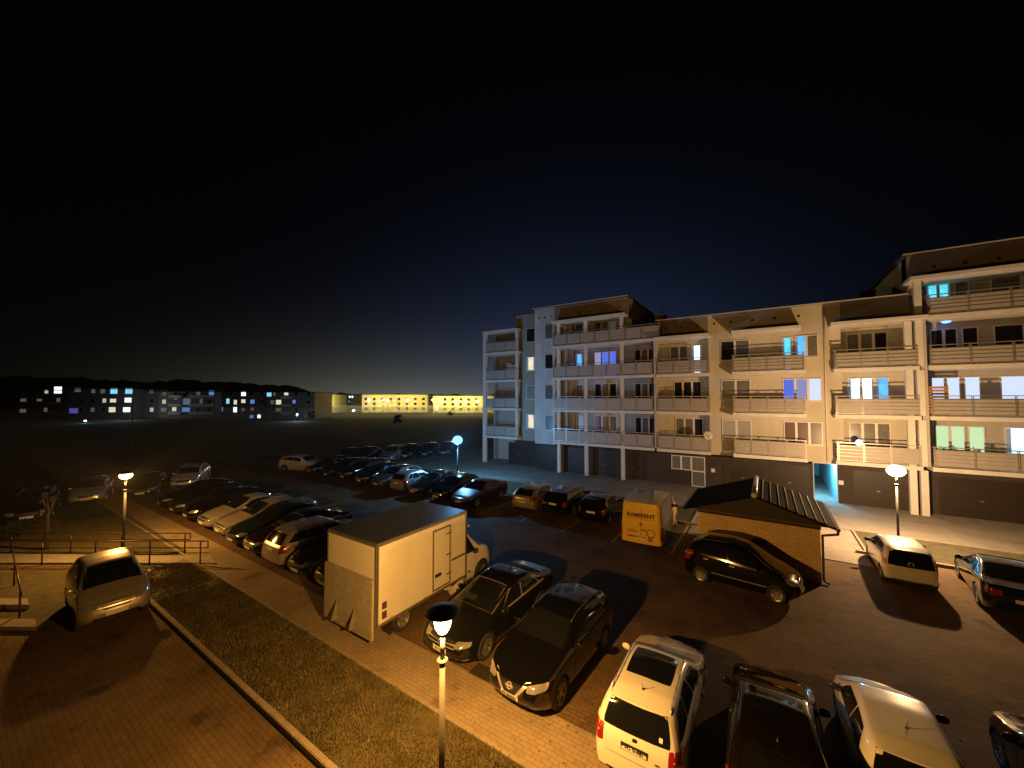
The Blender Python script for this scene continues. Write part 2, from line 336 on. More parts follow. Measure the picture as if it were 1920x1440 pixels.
# ------------------------------------------------------------------ street lamps
def street_lamp(x, y, z, col, power, label, bm_, cap=.25, gr=.13, rad=.06, group='mushroom street lamps around the car park', gz=.17):
    t = empty('street_lamp', (x, y, 0), 0, label, 'street lamp', group)
    p = MB(); p.tube((0, 0, 0), (0, 0, z-.55), .045, 14, .04); p.tube((0, 0, z-.55), (0, 0, z-.2), .032, 14); p.lathe([(.0, 0), (.09, 0), (.09, .02), (.045, .05)], 16)
    p.build('post', M['post'], t, True)
    MB().lathe([(.0, z-.22), (.034, z-.22), (.04, z-.17), (.034, z-.16)], 18).build('collar', M['shade'], t, True)
    MB().lathe([(.033, z-.53), (.078, z-.54), (.078, z-.56), (.041, z-.58)], 18).build('ring', M['post'], t, True)  # ring added to shade the post below it
    c = MB(); c.lathe([(cap, z+gz*.75), (cap*.93, z+gz*.75+.03), (cap*.5, z+gz*.75+.08), (0, z+gz*.75+.1)], 28)
    c.lathe([(cap, z+gz*.75), (cap*.5, z+gz*.75+.012), (0, z+gz*.75+.015)], 28)
    c.build('cap', M['shade'], t, True)
    g = MB()
    if gr > .15: g.lathe([(gr*math.sin(math.pi*i/14), z+.03-gz*math.cos(math.pi*i/14)) for i in range(15)], 26)  # wide globes: the lamp's glare is put into their size
    else: g.lathe([(.0, z-.16), (gr*.5, z-.155), (gr*.85, z-gz*.45), (gr, z+gz*.1), (gr*.98, z+gz*.7)], 24)
    g.build('globe', bm_, t, True)
    l = bpy.data.lights.new('lamp_light', 'POINT'); l.energy = power; l.color = col; l.shadow_soft_size = rad
    lo = bpy.data.objects.new('lamp_light', l); C.objects.link(lo); lo.parent = t; lo.location = (0, 0, z-.04)
    return t
WARM = (1, .47, .095)
ax, ay = G(830, 1165, 3.25); street_lamp(ax, ay, 3.25, WARM, 2100, 'nearest street lamp, dark mushroom cap seen from above on a pale post in the grass', M['b_warm'])
bx, by = G(236, 893, 3.25); street_lamp(bx, by, 3.25, WARM, 1250, 'warm glowing street lamp at the tip of the grass wedge behind the handrails', M['b_warm'], .2, .21, gz=.15)
cx, cy = G(858, 826, 3.3); street_lamp(cx, cy, 3.3, (.16, .52, 1), 1700, 'street lamp shining blue on the verge near the far end of the building', M['b_blue'], .12, .36, gz=.32)
dx, dy = G(1680, 884, 3.3); street_lamp(dx, dy, 3.3, (1, .60, .28), 3300, 'dazzling street lamp on the verge behind the small white hatchback', M['b_pale'], .14, .31, gz=.25)

# ------------------------------------------------------------------ apartment building
B = empty('apartment_building', (0, 0, 0), 0, 'long cream apartment block with balconies over dark brown garages and stepped roof', 'building')
ZS = [2.5+2.78*i for i in range(4)]; CAN = 13.05; ST = .22      # slab undersides, top canopy, slab thickness
def wbox(name, x0, x1, y0, y1, z0, z1, m): return MB().box(x0, x1, y0, y1, z0, z1).build(name, m, B)
P0, P1, P2 = 30.2, 31.0, 32.2
uA0, uA1 = VX(968, 32.0), VX(1003, P1)
uB1 = VX(1040, P1); u3a = VX(1235, P1); u3b = VX(1330, P1); u4 = VX(1580, P1); u5 = VX(1728, P1); uend = 15.0; uh = -9.3; uh2 = 6.95
BK = 43.0
pa0, pa1 = VX(1521, P1), VX(1567, P1)
TOPL, TOPM = 14.75, 12.45
wbox('wall', uA0, uA1, 32.0, BK, 2.35, TOPL-.05, M['green_wall'])
wbox('wall', uA1, uB1, P1, BK, 2.3, TOPL, M['white_wall'])
wbox('wall', uB1, uh, P2, BK, 2.72, TOPL, M['grey_wall'])
MB().box(uB1, uh, P1, P2, 13.27, TOPL-.01).build('parapet', M['parapet'], B)
wbox('wall', uh, u3a, P2, BK, 2.72, 11.2, M['grey_wall'])
wbox('wall', u3a, u3b, 31.75, BK, 2.45, TOPM-.02, M['cream'])
wbox('wall', u3a-.16, u3a, 30.25, P2, 2.72, 10.85, M['grey_wall'])
wbox('wall', u3b, u4, P1, BK, 2.45, TOPM, M['cream'])
wbox('wall', u4, u5, 32.0, BK, 2.45, TOPM-.02, M['cream'])
wbox('wall', u5, uend, P2, BK, 2.72, TOPL, M['grey_wall'])
MB().box(u3a, u3b, P1, 31.75, 11.07, TOPM).build('parapet', M['parapet'], B)
MB().box(u4, uh2, P1, 32.0, 11.07, TOPM).build('parapet', M['parapet'], B)
MB().box(uh2, uend, P1, P2, 13.27, TOPL).build('parapet', M['parapet'], B)
wbox('wall', uh2, u5, P1+.3, BK-.5, 12.43, TOPL-.01, M['grey_wall'])
wbox('wall', u5-.12, u5+.12, 30.35, 32.0, 2.72, 11.0, M['grey_wall'])
wbox('wall', VX(1065, 31.6), VX(1073, 31.6), 31.5, 32.2, 2.72, 13.05, M['pink_wall'])
# roof edges: thin projecting lips, chimneys and vents
r = MB()
r.box(uA0-.15, uA1-.02, 31.85, BK, TOPL-.05, TOPL+.02); r.box(uA1-.15, uh+.12, P1-.14, BK+.05, TOPL+.022, TOPL+.09)
r.box(uh+.14, u3a, P2-.1, BK, 11.2, 11.27)
r.box(u3a-.12, uh2-.02, P1-.14, BK, TOPM+.002, TOPM+.07); r.box(uh2-.2, uend, P1-.14, BK+.05, TOPL+.003, TOPL+.075)
r.build('roof', M['roofing'], B)
rt = MB()
for a, b_, z in ((uA1-.17, uh+.14, TOPL+.03), (u3a-.14, uh2-.04, TOPM+.01), (uh2-.22, uend, TOPL+.012)): rt.box(a, b_, P1-.17, P1-.142, z-.02, z+.055)
rt.build('roof_trim', M['cream'], B)
for x0, x1, y0, y1, z0, z1 in ((-7.6, -6.9, 33, 34.2, 11.27, 13.3), (-11.2, -10.5, 34.5, 36, 14.84, 15.4), (-.6, .6, 36, 37, 12.52, 13.3), (5.4, 6.1, 34, 35, 12.52, 13.5)):
    c = MB().box(x0, x1, y0, y1, z0, z1); c.box(x0-.06, x1+.06, y0-.06, y1+.06, z1, z1+.08); c.build('chimney', M['parapet'], B)
ven = MB()
def vents(a, b_, n, z):
    for i in range(n):
        u = a+(b_-a)*i/(n-1); ven.lathe([(0, -.004), (.085, -.004), (.085, .01)], 14, (u, P1-.012, z), 'y')
vents(-17.5, -16.2, 3, TOPL-.85); vents(-14.6, -10, 5, TOPL-.85); vents(u3a+.6, u3b+.4, 4, TOPM-.62); vents(-2, 3.1, 5, TOPM-.62); vents(8, 14, 6, TOPL-.85)
ven.build('vent', M['dark'], B)
for (u, v_, z) in ((-7.3, 34.4, 11.3), (-9.8, 33.5, 14.8)):
    an = MB(); an.tube((u, v_, z), (u, v_, z+3.1), .025, 6)
    for i in range(6): an.tube((u-.45+i*.03, v_, z+2.2+i*.15), (u+.45-i*.03, v_, z+2.2+i*.15), .012, 5)
    an.build('antenna', M['dark'], B)
# ground storey: dark plinth, garage doors, entrance, passage
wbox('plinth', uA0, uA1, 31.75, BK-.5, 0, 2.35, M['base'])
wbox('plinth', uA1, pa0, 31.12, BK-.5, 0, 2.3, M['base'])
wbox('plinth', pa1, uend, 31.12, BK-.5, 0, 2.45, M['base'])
wbox('soffit', pa0, pa1, P1+.02, BK-.5, 2.38, 2.45, M['white_wall'])
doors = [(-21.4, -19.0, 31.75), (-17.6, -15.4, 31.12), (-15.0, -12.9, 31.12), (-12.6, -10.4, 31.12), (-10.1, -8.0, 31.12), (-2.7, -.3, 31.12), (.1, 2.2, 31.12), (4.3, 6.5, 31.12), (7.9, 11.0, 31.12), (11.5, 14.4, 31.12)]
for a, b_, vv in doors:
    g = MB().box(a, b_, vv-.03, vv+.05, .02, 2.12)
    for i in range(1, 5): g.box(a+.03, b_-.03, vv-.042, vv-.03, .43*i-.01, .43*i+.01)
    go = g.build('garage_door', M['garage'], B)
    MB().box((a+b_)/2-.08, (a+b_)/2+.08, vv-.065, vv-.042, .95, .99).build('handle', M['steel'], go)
for x0, y0 in ((1337, 882), (1577, 905)):
    u, z = V(x0, y0, 31.1); MB().box(u-.12, u+.12, 31.09, 31.118, z-.13, z+.13).build('notice_plate', M['plate'], B)
# passage lit by a cyan tube
pas = MB().box(pa0+.004, pa0+.05, P1+.13, 41, 0.031, 2.378).box(pa1-.05, pa1-.004, P1+.13, 41, .031, 2.378).box(pa0+.05, pa1-.05, 41, 41.2, .031, 2.378)
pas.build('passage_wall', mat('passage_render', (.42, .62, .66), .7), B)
MB().box(pa1-.11, pa1-.055, P1+.2, P1+1.4, 2.2, 2.27).build('passage_tube', glow('passage_tube_light', (.3, .75, 1), 8), B)
pl = bpy.data.lights.new('passage_light', 'POINT'); pl.energy = 420; pl.color = (.15, .62, 1); pl.shadow_soft_size = .15
plo = bpy.data.objects.new('passage_light', pl); C.objects.link(plo); plo.location = ((pa0+pa1)/2+.1, P1+1.0, 2.1); plo.parent = B
# pillars
def pillar(px, v, z0, z1, w=.15, u=None):
    u = VX(px, v) if u is None else u
    MB().box(u-w, u+w, v-w, v+w, z0, z1).build('pillar', M['slab'], B, bev=.015)
VL = 31.0; uL0 = VX(905, VL); uL1 = VX(968, VL)+.1
for k_ in range(5):
    z0 = 0 if k_ == 0 else ZS[k_-1]+ST; z1 = ZS[k_] if k_ < 4 else CAN
    pillar(0, VL+.18, z0, z1, .17, uL0+.17)
    if k_: pillar(0, VL+.18, z0, z1, .12, uL1-.14)
    for px in (1048, 1099, 1167):
        pillar(px, 30.42, z0, z1, .13)
    for px in (1706, 1727):
        if k_ < 4: pillar(px, 30.42, z0, z1, .15)
    if k_ == 4: pillar(1727, 30.42, z0, z1, .15)
    if k_ >= 1: pillar(0, 30.42, z0, z1, .15, 14.2)
# balconies
def balcony(u0, u1, v0, v1, z, n, lend=True, rend=True, hgt=1.08, bars=True, th=ST):
    b = MB().box(u0, u1, v0, v1, z, z+th)
    bo = b.build('balcony', M['slab'], B, bev=.01)
    f = z+th; r = MB(); e = .05
    st = (u1-u0-.2)/n
    for i in range(n+1):
        u = u0+.1+st*i
        for du in (-.03, .03): r.box(u+du-.014, u+du+.014, v0+e-.014, v0+e+.014, f-.1 if 0 else f, f+hgt)
    r.box(u0+.02, u1-.02, v0+e-.03, v0+e+.03, f+hgt, f+hgt+.045)
    r.box(u0+.02, u1-.02, v0+e-.02, v0+e+.02, f+.05, f+.085)
    if bars:
        for zz in (.3, .5, .7, .9): r.box(u0+.02, u1-.02, v0+e-.036, v0+e-.016, f+zz, f+zz+.016)
    p = MB().box(u0+.1, u1-.1, v0+e+.016, v0+e+.026, f+.1, f+hgt-.12)
    for on, uu in ((lend, u0+.04), (rend, u1-.04)):
        if on:
            r.box(uu-.025, uu+.025, v0+e+.03, v1-.03, f+hgt, f+hgt+.045); r.box(uu-.014, uu+.014, v1-.08, v1-.05, f, f+hgt)
            for zz in (.3, .5, .7, .9): r.box(uu-.01, uu+.01, v0+e+.03, v1-.03, f+zz, f+zz+.02)
            p.box(uu+.012 if uu < (u0+u1)/2 else uu-.022, uu+.022 if uu < (u0+u1)/2 else uu-.012, v0+e+.05, v1-.1, f+.1, f+hgt-.12)
    r.build('railing', M['steel'], bo); p.build('railing_panel', M['panel'], bo)
    return bo
for k_ in range(4):
    z = ZS[k_]
    balcony(uL0, uL1, VL, 32.9, z, 3, True, False, bars=False)
    balcony(VX(1036, P0), u3a-.18 if k_ < 3 else u3a+.35, P0, P2, z, 7, True, k_ == 3, bars=False)
    if k_ < 3:
        balcony(u3a, VX(1331, P0), P0-.05 if k_ == 0 else P0, 31.75, z, 3, True, True)
        balcony(VX(1373, P0-.1), VX(1512, P0-.1), P0-.1, P1, z, 4)
        balcony(VX(1565, P0), VX(1727, P0), P0, 32.0, z, 3, True, False)
    balcony(u5+.15, uend, P0, P2, z, 5, k_ == 3, False)
wbox('stack_wall', uL0, uL0+.12, 32.9, 40, 0.05, 13.05, M['grey_wall']); wbox('stack_wall', uL0+.12, uA0+.9, 33.6, 40, 0.05, 13.05, M['grey_wall'])
wbox('stack_wall', uA0-.12, uA0, 32.0, 40, 2.4, 13.05, M['grey_wall'])
def canopy(u0, u1, v0, v1, z, th=.2): MB().box(u0, u1, v0, v1, z, z+th).build('canopy', M['slab'], B, bev=.01)
canopy(uL0, uL1, VL-.05, 33.5, CAN); canopy(VX(1036, P0), VX(1173, P0), P0-.25, P2, CAN)
canopy(u3a-.1, VX(1333, P0), P0-.4, 31.75, 10.85); canopy(VX(1374, P0), VX(1506, P0), P0-.45, P1, 10.85)
canopy(VX(1560, P0), u5+.1, P0-.42, 32.0, 10.85); canopy(VX(1712, P0), uend, P0-.3, P2, CAN)
# windows
def window(x0, x1, v, z0, z1, cols, gm, sill=True, split=None, px=True):
    if px: u0, u1 = VX(x0, v), VX(x1, v)
    else: u0, u1 = x0, x1
    fr = MB(); n = cols; w = (u1-u0); t = .055; t2 = .09
    fr.box(u0, u0+t, v-.04, v+.03, z0, z1); fr.box(u1-t, u1, v-.04, v+.03, z0, z1)
    fr.box(u0+t, u1-t, v-.04, v+.03, z1-t, z1); fr.box(u0+t, u1-t, v-.04, v+.03, z0, z0+t)
    for i in range(1, n):
        u = u0+w*i/n; fr.box(u-t2/2-.02, u+t2/2+.02, v-.042, v+.028, z0+t, z1-t)
    if sill: fr.box(u0-.06, u1+.06, v-.1, v-.042, z0-.05, z0-.01)
    wo = fr.build('window', M['pvc'], B)
    if not isinstance(gm, (list, tuple)): gm = [gm]*n
    for i in range(n):
        a = u0+w*i/n+(t if i == 0 else t2/2+.02); b_ = u0+w*(i+1)/n-(t if i == n-1 else t2/2+.02)
        MB().box(a, b_, v-.012, v+.002, z0+t, z1-t).build('pane', gm[i], wo)
        if gm[i] in CURT and (b_-a) > .3:
            w_ = (b_-a)*.2; vs = []; fs = []
            for e_, (c0, c1) in enumerate(((a, a+w_), (b_-w_*.8, b_))):
                if (i+e_) % 2 and n > 1: continue
                m_ = 10; k0 = len(vs)
                for q in range(m_+1):
                    for zz in (z0+t+.01, z1-t-.01): vs.append((c0+(c1-c0)*q/m_, v-.02-.006*math.sin(q*2.2), zz))
                fs += [(k0+2*q, k0+2*q+2, k0+2*q+3, k0+2*q+1) for q in range(m_)]
            if vs: MB().add(vs, fs).build('curtain', M['curtain'], wo, True)
    return wo
def fz(k_): return ZS[k_]+ST    # floor levels
g, gc, gb, gp = M['glass'], M['glass_curtain'], M['glass_blind'], M['glass_plum']
L_ = LIT
for k_, m_ in enumerate((L_['cream'], L_['lilac'], L_['cream'], g)):
    window(987, 1004, 31.97, fz(k_)+.85, fz(k_)+2.2, 1, m_ if k_ != 1 else gb)
for k_, m_ in enumerate((gp, gc, g, gc)): window(1022, 1038, P1-.03, fz(k_)+.85, fz(k_)+2.2, 1, m_)
s2 = [(gb, [gp, gp, L_['dim']]), (gc, [g, gc, g]), (L_['sky'], [L_['lilac'], L_['blue'], L_['blue']]), (g, [g, gc, L_['dim']])]
for k_, (a, b3) in enumerate(s2):
    window(1080, 1094, P2-.03, fz(k_)+.85, fz(k_)+2.2, 1, a, False)
    window(1115, 1157, P2-.03, fz(k_)+(.1 if k_ == 2 else .5), fz(k_)+2.25, 3, b3, False)
    if k_ < 3: window(1190, 1230, P2-.03, fz(k_)+.05, fz(k_)+2.2, 3, [g, gc, g], False)
window(1182, 1202, P2-.03, fz(3)+.05, fz(3)+2.1, 2, g, False) if False else None
window(1266, 1318, 31.72, fz(0)+.85, fz(0)+2.25, 3, [gc, gc, g]); window(1264, 1316, 31.72, fz(1)+.85, fz(1)+2.25, 3, g)
window(1258, 1292, 31.72, fz(2)+.85, fz(2)+2.2, 2, gc); window(1298, 1318, 31.72, fz(2)+.05, fz(2)+2.2, 1, L_['ice'], False)
midp = [([gb, gb], [gp, gp, gp]), ([gc, gc], [L_['blue'], L_['lilac'], L_['milk']]), ([g, gc], [L_['sky'], gc])]
for k_, (a, b3) in enumerate(midp):
    window(1353, 1408, P1-.03, fz(k_)+.85, fz(k_)+2.25, 2, a)
    if k_ < 2: window(1468, 1541, P1-.03, fz(k_)+.8, fz(k_)+2.25, 3, b3)
    else:
        window(1493, 1537, P1-.03, fz(k_)+.85, fz(k_)+2.25, 2, b3); window(1468, 1489, P1-.03, fz(k_)+.05, fz(k_)+2.2, 1, L_['cyan'], False)
for k_, b3 in enumerate(([gc, gc, gc], [L_['ice'], L_['white'], L_['sky']], [gc, gc, g])):
    window(1590, 1668, 31.97, fz(k_)+.6, fz(k_)+2.25, 3, b3)
gr, mk = L_['green'], L_['milk']
window(1750, 1807, P2-.03, fz(0)+.8, fz(0)+2.2, 2, gr); window(1812, 1844, P2-.03, fz(0)+.05, fz(0)+2.2, 1, gr, False); window(1880, 1990, P2-.03, fz(0)+.75, fz(0)+2.2, 2, L_['ice'])
window(1746, 1802, P2-.03, fz(1)+.8, fz(1)+2.2, 2, mk); window(1808, 1840, P2-.03, fz(1)+.05, fz(1)+2.2, 1, mk, False); window(1876, 1990, P2-.03, fz(1)+.75, fz(1)+2.2, 2, mk)
window(1748, 1800, P2-.03, fz(2)+.8, fz(2)+2.2, 2, g); window(1808, 1840, P2-.03, fz(2)+.05, fz(2)+2.2, 1, g, False); window(1868, 1990, P2-.03, fz(2)+.75, fz(2)+2.2, 2, g)
window(1743, 1791, P2-.03, fz(3)+.75, fz(3)+2.2, 2, L_['cyan']); window(1797, 1826, P2-.03, fz(3)+.05, fz(3)+2.2, 1, gc, False); window(1866, 1990, P2-.03, fz(3)+.75, fz(3)+2.2, 2, gc)
u_, z_ = V(1885, 530, P2-.1); MB().box(u_-.42, u_+.42, P2-.16, P2-.08, fz(3)+2.12, fz(3)+2.2).build('glow_strip', L_['milk'], B)  # white strip over the window, its brightness put in as glow
for k_ in range(4):
    window(uL0+2.75, uL0+3.4, 33.57, fz(k_)+.05, fz(k_)+2.15, 1, [L_['milk'], g, g, g][k_], False, px=False)
# entrance with side window
eu0, ez = V(1259, 860, 31.1); eu1 = VX(1294, 31.1); eu2 = VX(1320, 31.1)
window(eu0, eu1, 31.09, 1.15, 2.2, 2, gc, False, px=False)
dr = window(eu1+.02, eu2, 31.09, .03, 2.2, 1, gc, False, px=False); dr.name = 'entrance_door'
MB().box(eu1+.07, eu2-.05, 31.04, 31.06, 1.1, 1.18).build('door_rail', M['pvc'], dr)
for u_, v_, z0_, z1_ in ((VX(1714, 30.3), 30.36, .05, 10.8), (u3a-.3, 30.36, 2.8, 10.8), (VX(1549, 30.9), 30.93, 2.5, 12.3)):
    MB().tube((u_, v_, z0_), (u_, v_, z1_), .045, 10).build('downpipe', M['gutter'] if v_ < 30.9 else M['slab'], B, True)
# things on the balconies
def shrubby(name, loc, rx, ry, rz, n, label, cat, s=.07, pot=None, group=None, trunk=0):
    t = empty(name, loc, 0, label, cat, group); f = MB(); rnd = random.Random(int(loc[0]*100)+n)
    cl = [(rnd.uniform(-.7, .7), rnd.uniform(-.7, .7), rnd.uniform(-.6, .9), rnd.uniform(.3, .6)) for _ in range(max(5, n//90))]
    for _ in range(n):
        c = rnd.choice(cl); d_ = Vector((rnd.gauss(0, 1), rnd.gauss(0, 1), rnd.gauss(0, 1))).normalized()*c[3]*rnd.random()**.4
        p = Vector(((c[0]+d_.x)*rx*.75, (c[1]+d_.y)*ry*.75, rz+trunk+(c[2]+d_.z)*rz*.75)); a = Vector((rnd.gauss(0, 1), rnd.gauss(0, 1), rnd.gauss(0, 1))).normalized(); b_ = a.orthogonal().normalized()
        ss = s*rnd.uniform(.5, 1.3); f.add([p-a*ss, p+b_*ss*.45, p+a*ss, p-b_*ss*.45], [(0, 1, 2, 3)])
    f.build('crown' if trunk else 'foliage', M['leaf'], t)
    if pot: MB().lathe([(0, 0), (pot*.7, 0), (pot, pot*1.3), (pot*.9, pot*1.3), (0, pot*1.2)], 14).build('pot', M['pot'], t, True)
    if trunk:
        w = MB(); w.tube((0, 0, 0), (0.04, 0, trunk), .09*max(1, trunk/2), 9, .06); 
        for i in range(6):
            a = i*1.05; w.tube((0.04, 0, trunk*(.75+.04*i)), (math.cos(a)*rx*.55, math.sin(a)*ry*.55, trunk+rz*(.7+.1*i)), .035, 6, .012)
        w.build('trunk', M['bark'], t)
    return t
def onb(x, k_, v=30.5): return (VX(x, v), v, fz(k_))
shrubby('potted_plant', (VX(1168, 30.55), 30.55, fz(2)), .9, .25, .62, 900, 'dark bushy plant spilling over the third balcony rail left of the dark recess', 'plant', .09, .2)
shrubby('potted_plant', (VX(1212, 30.55), 30.55, fz(2)), 1.3, .25, .66, 1300, 'broad dark plant along the dark recessed balcony on the third balcony level', 'plant', .09, .2)
for i, x in enumerate((1752, 1775, 1790, 1830, 1862)):
    shrubby('potted_plant', (VX(x, 30.6), 30.6, fz(0)), .42, .18, .62, 260, ['trailing plant beside the square pillar under the green-lit window', 'low flowers under the first green-lit window pane', 'flowers between the two green-lit windows', 'plant hanging in front of the green-lit balcony door', 'plant between the green-lit door and the bright kitchen window'][i], 'plant', .06, .14, 'flower pots along the lowest right balcony')
shrubby('potted_plant', (VX(950, 31.3), 31.3, fz(2)), .35, .25, .75, 260, 'thin plant above the draped cloth on the corner balcony stack', 'plant', .06, .15)
shrubby('potted_plant', (VX(1285, 31.3), 31.3, fz(0)), .7, .2, .55, 300, 'low plants behind the lowest balcony rail above the entrance door', 'plant', .06, .12)
o = MB(); o.lathe([(.0, 0), (.10, .0), (.03, .03), (.03, .9), (0, .9)], 12); gl = empty('globe_lamp', (VX(1608, 30.7), 30.7, fz(0)), 0, 'round white glowing globe on the lowest balcony left of the dazzling lamp', 'lamp')
o.build('stand', M['steel'], gl); bpy_g = MB().lathe([(.17*math.sin(math.pi*i/12), 1.1-.2*math.cos(math.pi*i/12)) for i in range(13)], 20); bpy_g.build('globe', glow('globe_light', (.95, .95, 1), 1.6), gl, True)
cl = MB(); cl.lathe([(0, .02), (.16, .02), (.2, 0), (.14, -.06), (0, -.09)], 20); co = cl.build('ceiling_lamp', glow('blue_ceiling_light', (.12, .3, 1), 4), None, True)
co.location = (VX(1780, 31.6), 31.6, ZS[3]-.03); tag(co, 'small blue ceiling lamp over the dark upper balcony at the right', 'lamp')
sh = MB()
for i in range(14): sh.box(VX(950, 31.1)-.0+i*.07, VX(950, 31.1)+.065+i*.07, 31.13+.01*math.sin(i*1.3), 31.15+.01*math.sin(i*1.3), fz(2)+.75, fz(2)+1.62-.18*(i > 6))
tag(sh.build('privacy_screen', M['panel']), 'pale cloth screen tied above the rail of the corner balcony stack', 'screen')
scn = MB(); ux0 = VX(1734, 30.5); ux1 = VX(1779, 30.5)
for i in range(9): scn.box(ux0, ux1, 30.48, 30.5, fz(1)+.15+i*.17, fz(1)+.27+i*.17)
for uu in (ux0, ux1-.06): scn.box(uu, uu+.06, 30.505, 30.55, fz(1)+.02, fz(1)+1.72)
tag(scn.build('slatted_screen', mat('orange_timber', (.45, .22, .07), .6, noise=.2)), 'orange wooden slatted screen on the second balcony at the right', 'screen')

# ------------------------------------------------------------------ brick bin shelter
S = empty('bin_shelter', (0, 0, 0), 0, 'small yellow brick shelter with a dark tiled gable roof behind the black hatchback', 'shed')
su0, su1, sv0, sv1 = -2.4, 1.48, 17.4, 20.6; rx_, rz_ = -.47, 2.84
b = MB(); b.add([(su0, sv0, 0), (su1, sv0, 0), (su1, sv0, 1.98), (su0, sv0, 1.98), (su0, sv1, 0), (su1, sv1, 0), (su1, sv1, 1.98), (su0, sv1, 1.98)],
                [(0, 1, 2, 3), (5, 4, 7, 6), (1, 5, 6, 2), (4, 0, 3, 7), (3, 2, 6, 7)])
b.build('wall', M['brick'], S)
MB().add([(su0-.35, sv0-.04, 1.985), (su1+.3, sv0-.04, 1.985), (rx_, sv0-.04, rz_-.12), (su0-.35, sv1+.04, 1.985), (su1+.3, sv1+.04, 1.985), (rx_, sv1+.04, rz_-.12)],
         [(0, 1, 2), (4, 3, 5), (0, 3, 4, 1), (1, 4, 5, 2), (2, 5, 3, 0)]).build('gable', M['timber'], S)
rf = MB(); e0, e1, f0, f1 = su0-.5, su1+.4, sv0-.38, sv1+.3
for sx, ez_ in ((e0, 2.02), (e1, 2.06)):
    n = 9
    for i in range(n):
        a, c = i/n, (i+1)/n; xa, xb = rx_+(sx-rx_)*a, rx_+(sx-rx_)*c; za, zb = rz_+(ez_-rz_)*a, rz_+(ez_-rz_)*c
        rf.add([(xa, f0, za+.01), (xb, f0, zb+.045), (xb, f1, zb+.045), (xa, f1, za+.01), (xa, f0, za-.05), (xb, f0, zb-.05), (xb, f1, zb-.05), (xa, f1, za-.05)],
               [(0, 3, 2, 1), (4, 5, 6, 7), (0, 1, 5, 4), (2, 3, 7, 6), (1, 2, 6, 5), (0, 4, 7, 3)])
rf.build('roof', M['tile'], S)
MB().tube((rx_, f0-.02, rz_+.03), (rx_, f1+.02, rz_+.03), .09, 10).build('ridge', M['alu'], S, True)
MB().box(e1, e1+.1, f0, f1, 1.98, 2.07).build('gutter', M['gutter'], S); MB().box(e0-.1, e0, f0, f1, 1.95, 2.03).build('gutter', M['gutter'], S)
for i in range(1, 9):  # pale strips stand in for lamplight caught on the tile course edges
    a = i/9; xa = rx_+(e1-rx_)*a; za = rz_+(2.06-rz_)*a
    MB().box(xa-.012, xa+.012, f0+.02, f1-.02, za+.02, za+.07).build('edge_highlight', M['slab'], S)
dp = MB(); dp.tube((e1+.05, f0+.12, 2.0), (e1+.05, f0+.12, 1.86), .04); dp.tube((e1+.05, f0+.12, 1.86), (su1+.06, sv0+.06, 1.66), .04); dp.tube((su1+.06, sv0+.06, 1.68), (su1+.06, sv0+.06, .1), .04); dp.tube((su1+.06, sv0+.06, .1), (su1+.2, sv0-.06, .05), .04)
dp.build('downpipe', M['gutter'], S, True)
for i in range(6): 
    xx = su0+.2+i*.68
MB().box(su0-.02, su1+.02, sv0-.02, sv0+.02, 1.86, 1.97).build('beam', M['timber'], S)

# ------------------------------------------------------------------ cars
def lin(pts, x):
    if x <= pts[0][0]: return pts[0][1]
    for (a, p), (b_, q) in zip(pts, pts[1:]):
        if x <= b_: return p+(q-p)*(x-a)/(b_-a)
    return pts[-1][1]
def smo(pts, x, r=.1): return sum(lin(pts, x+r*i/4) for i in range(-4, 5))/9
def crom(p, n=4):
    o = []
    for i in range(len(p)-1):
        a = p[max(i-1, 0)]; b_ = p[i]; c = p[i+1]; d_ = p[min(i+2, len(p)-1)]
        for k_ in range(n):
            t = k_/n; o.append(tuple(.5*(2*B_+(C_-A_)*t+(2*A_-5*B_+4*C_-D_)*t*t+(3*B_-A_-3*C_+D_)*t**3) for A_, B_, C_, D_ in zip(a, b_, c, d_)))
    return o+[p[-1]]
def surf(P, nx=62):
    L, Wd, Z0 = P['L'], P['W']/2, P.get('z0', .2); rings = []
    for i in range(nx+1):
        s = i/nx; s = s-.11*math.sin(2*math.pi*s)/1.0*.9 if True else s; d_ = L*s
        zt = smo(P['top'], d_, .09); zb = min(smo(P['belt'], d_, .12), zt-.012); w = Wd
        fr = max(0, 1-d_/.6); rr = max(0, 1-(L-d_)/.45)
        w *= 1-P.get('fr', .26)*fr**2.4-P.get('rr', .14)*rr**2.6
        hg = zt-zb; yr = w*(1-P.get('ti1', .07)-P.get('ti', .22)*min(1, hg/.5)); eb = .97
        ro = min(.06, hg*.35)
        lift = .10*fr**2+.08*rr**2
        ring = [(0, Z0+lift), (w*.84, Z0+lift), (w*.965, Z0+.06+lift), (w, Z0+(zb-Z0)*.42), (w*.992, zb-.14*min(1, zb)), (w*eb, zb-.015),
                (w*eb*.45+yr*.55+.012, zb+hg*.5), (yr, zt-ro), (yr*.75, zt-ro*.28), (0, zt)]
        ring = crom(ring, 3); o_ = []
        for (y, z) in ring:
            wf = max(0, 1-d_/.8)**1.4; wr_ = max(0, 1-(L-d_)/P.get('tr', .9))**1.4
            dd = d_+lin(P['nose'], z)*wf-lin(P['tail'], z)*wr_
            o_.append((L/2-dd, y, z))
        rings.append(o_)
    return rings
